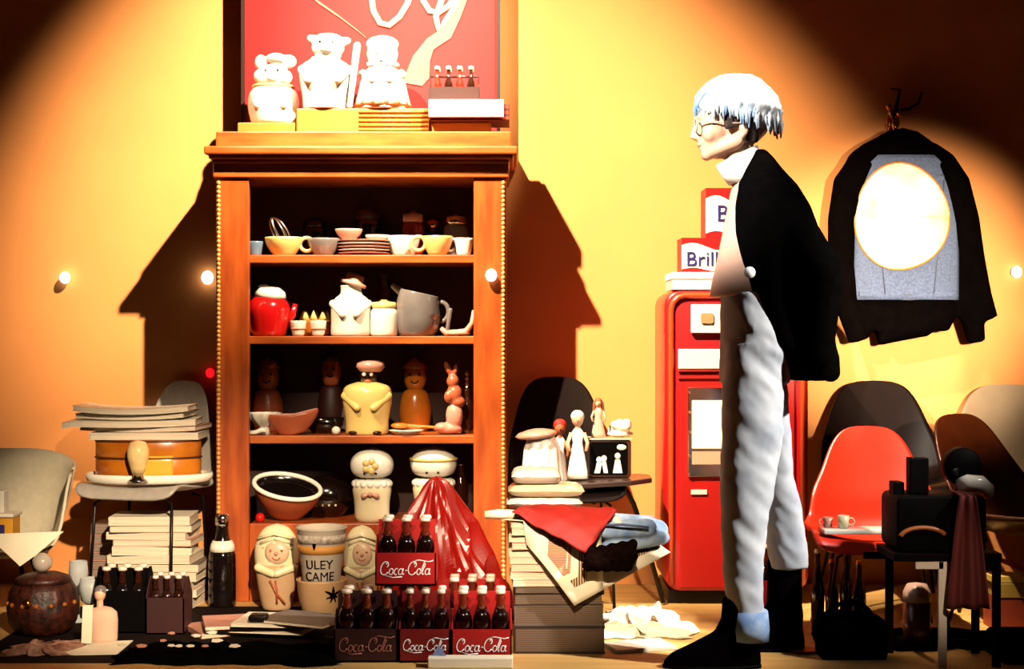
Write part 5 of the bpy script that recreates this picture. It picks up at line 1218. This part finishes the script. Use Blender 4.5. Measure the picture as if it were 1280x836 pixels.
# jeans
jn = MB()
jn.rings(cloth([(480, 901, 985, 58, 2), (440, 902, 992, 60, 0), (400, 902, 988, 56, 0), (366, 901, 978, 52, 0)]))
jn.rings(cloth([(770, 912, 950, 22, -30), (740, 904, 948, 23, -30), (700, 899, 950, 25, -30), (650, 897, 953, 27, -30), (600, 897, 964, 29, -29), (540, 898, 974, 33, -27), (480, 901, 974, 36, -24), (430, 905, 970, 38, -20)]))
jn.rings(cloth([(722, 976, 1024, 24, 72), (690, 971, 1022, 25, 68), (650, 963, 1014, 26, 62), (600, 952, 1001, 28, 52), (550, 944, 996, 32, 42), (500, 935, 990, 36, 32), (440, 930, 982, 38, 22)]))
def wrinkle(me, amp, fr):
    me.update()
    nn = [v.normal.copy() for v in me.vertices]
    for v, n_ in zip(me.vertices, nn):
        q = noise.noise((v.co.x*fr, v.co.y*fr, v.co.z*fr*1.6 + v.co.x*fr*1.2)); v.co += n_*amp*q
oj = obj(jn, 'jeans', denim_w, person, vox=.007, relax=4); wrinkle(oj.data, .005, 7); wrinkle(oj.data, .003, 19)
cu_ = MB(); cu_.rings(cloth([(794, 910, 955, 25, -31), (780, 908, 956, 26, -31), (758, 911, 954, 25, -31)]))
obj(cu_, 'rolled_cuff', denim_p, person)
# ([m3(936, 470, -60), m3(932, 540, -61), m3(927, 620, -57), m3(925, 700, -55)], 1.3*k, 8); obj(sm_, 'side_seam', denim, person)
def boot(ax, ay, ad, toe, ty, top, nm):
    """boot facing left; ax ankle column, ty sole row"""
    mb = MB()
    mb.rings([[tuple(m3(x + a*math.cos(2*math.pi*i/28), y, ad + b*math.sin(2*math.pi*i/28))) for i in range(28)] for y, x, a, b in ((ty, (toe+ax+22)/2, (ax+22-toe)/2, 17), (ty-8, (toe+ax+23)/2, (ax+23-toe)/2, 18), (ty-18, (toe+10+ax+22)/2, (ax+12-toe)/2, 17), (ty-30, (toe+36+ax+20)/2, (ax-16-toe)/2, 17), (ty-44, ax-7, 28, 18), (ty-60, ax-4, 23, 19), (top, ax-3, 22, 19))])
    b_ = obj(mb, 'boot', blk_lea, person, vox=.006, relax=3)
    s_ = MB().rings([[tuple(m3((toe+ax+22)/2 + (ax+24-toe)/2*math.cos(2*math.pi*i/28), y, ad + 18.5*math.sin(2*math.pi*i/28))) for i in range(28)] for y in (ty+.4, ty-4)])
    obj(s_, 'sole', black, b_)
boot(924, 780, -30, 826, 828, 742, 'front')
boot(998, 790, 75, 928, 828, 700, 'rear')
obj(MB().lathe([(0, 0), (7*k, 0), (7*k, .003), (0, .005)], M=Matrix.Translation(m3(927, 344, -63)) @ Matrix.Rotation(R(90), 4, 'X')), 'round_glint', mat('white_badge', '#ffffff', .3, var=.01), person)  # white disc painting a lamp reflection over the jacket

# glowing dots imitating lamp reflections in glass, and a small red light
def glow_dot(x, y, Y, m, label, r=6.5):
    q = S(Y); t = thing('light_dot', label, 'light', (X(x, Y), Y, Z(y, Y)))
    obj(MB().ell((0, -r*q*.4, 0), (r*q, r*q, r*q*1.12)), 'bulb', m, t)  # the white ones paint lamp reflections in glass as glowing dots
    obj(MB().lathe([(0, 0), (r*.8*q, 0), (r*.8*q, .012), (0, .012)], M=Matrix.Translation((0, .002, 0)) @ Matrix.Rotation(R(-90), 4, 'X')), 'dot_base', brass, t)
glow_dot(82, 347, 5.885, glint_m, 'small white dot imitating a reflection on the wall left of the cabinet shadow')
glow_dot(260, 347, 5.885, glint_m, 'small white dot imitating a reflection in the dark shadow at cabinet left side', 7.5)
glow_dot(614, 344, 5.487, glint_m, 'small white dot imitating a reflection on the right upright of the cabinet', 7)
glow_dot(1270, 340, 5.885, glint_m, 'small white dot imitating a reflection on the wall right of the jacket')
glow_dot(263, 466, 5.885, bulb_r, 'small red round light in the dark shadow left of the third shelf', 5.5)

# ============================================================ LIGHT
def spot(name, loc, tgt, power, angle, blend, col, size=.05):
    l = bpy.data.lights.new(name, 'SPOT'); l.energy = power; l.spot_size = R(angle); l.spot_blend = blend; l.color = col; l.shadow_soft_size = size
    o = bpy.data.objects.new(name, l); COL.objects.link(o); o.location = loc
    o.rotation_euler = (Vector(tgt)-Vector(loc)).to_track_quat('-Z', 'Y').to_euler(); return o
warm = (1, .78, .52)
spot('spot_left', (-2.1, 2.5, 5.6), (X(745, 5.9), 5.9, Z(340, 5.9)), 9600, 24.5, 1, warm)
spot('spot_right', (1.64, 2.5, 5.3), (X(355, 5.9), 5.9, Z(165, 5.9)), 9400, 20.5, 1, warm)
spot('spot_low_left', (.5, .6, 2.5), (X(205, 5.3), 5.3, Z(700, 5.3)), 2500, 16, 1, warm)
spot('spot_low_centre', (.1, .6, 3.2), (X(655, 4.9), 4.9, Z(645, 4.9)), 2600, 12.5, 1, warm)
spot('spot_jacket', (1.52, .6, 1.25), (X(1128, 5.8), 5.8, Z(375, 5.8)), 4600, 15.5, 1, warm)
spot('spot_jeans', (3.1, 3.2, 2.6), (X(955, 4.5), 4.5, Z(545, 4.5)), 1200, 22, .8, (1, .95, .85))
spot('spot_red_chair', (.1, 3.6, 4.7), (X(1085, 5.0), 5.0, Z(610, 5.0)), 3200, 12, 1, warm)
spot('spot_low_right', (1.5, 1.2, 2.4), (X(1158, 4.6), 4.6, Z(755, 4.6)), 420, 6, 1, warm)
spot('spot_floor', (.3, 5.5, 3.2), (X(812, 4.85), 4.85, 0), 900, 14, 1, warm)
spot('spot_shelves', (-.5, 1.0, 3.5), (X(455, 5.5), 5.5, Z(570, 5.5)), 1300, 11, 1, warm)
spot('spot_hair', (2.2, 3.6, 2.9), (X(935, 4.5), 4.5, Z(155, 4.5)), 110, 11, .8, (1, .97, .92))
spot('spot_face', (-1.5, 2.2, 3.0), (X(900, 4.5), 4.5, Z(215, 4.5)), 1700, 11, .7, (1, .95, .85))
w = bpy.data.worlds.new('world'); sc.world = w; w.use_nodes = True
w.node_tree.nodes['Background'].inputs['Color'].default_value = (.8, .25, .12, 1); w.node_tree.nodes['Background'].inputs['Strength'].default_value = .02

cam = bpy.data.cameras.new('camera'); co_ = bpy.data.objects.new('camera', cam); COL.objects.link(co_)
co_.location = (0, 0, CH); co_.rotation_euler = (R(90), 0, 0)
cam.sensor_width = 36; cam.lens = 36*F/1280; cam.clip_start = .05
sc.camera = co_
vs_ = sc.view_settings; vs_.view_transform = 'Standard'; vs_.look = 'None'; vs_.gamma = 1; vs_.exposure = 0; vs_.use_curve_mapping = False
sc.cycles.max_bounces = 6; sc.cycles.diffuse_bounces = 1; sc.cycles.sample_clamp_indirect = 4
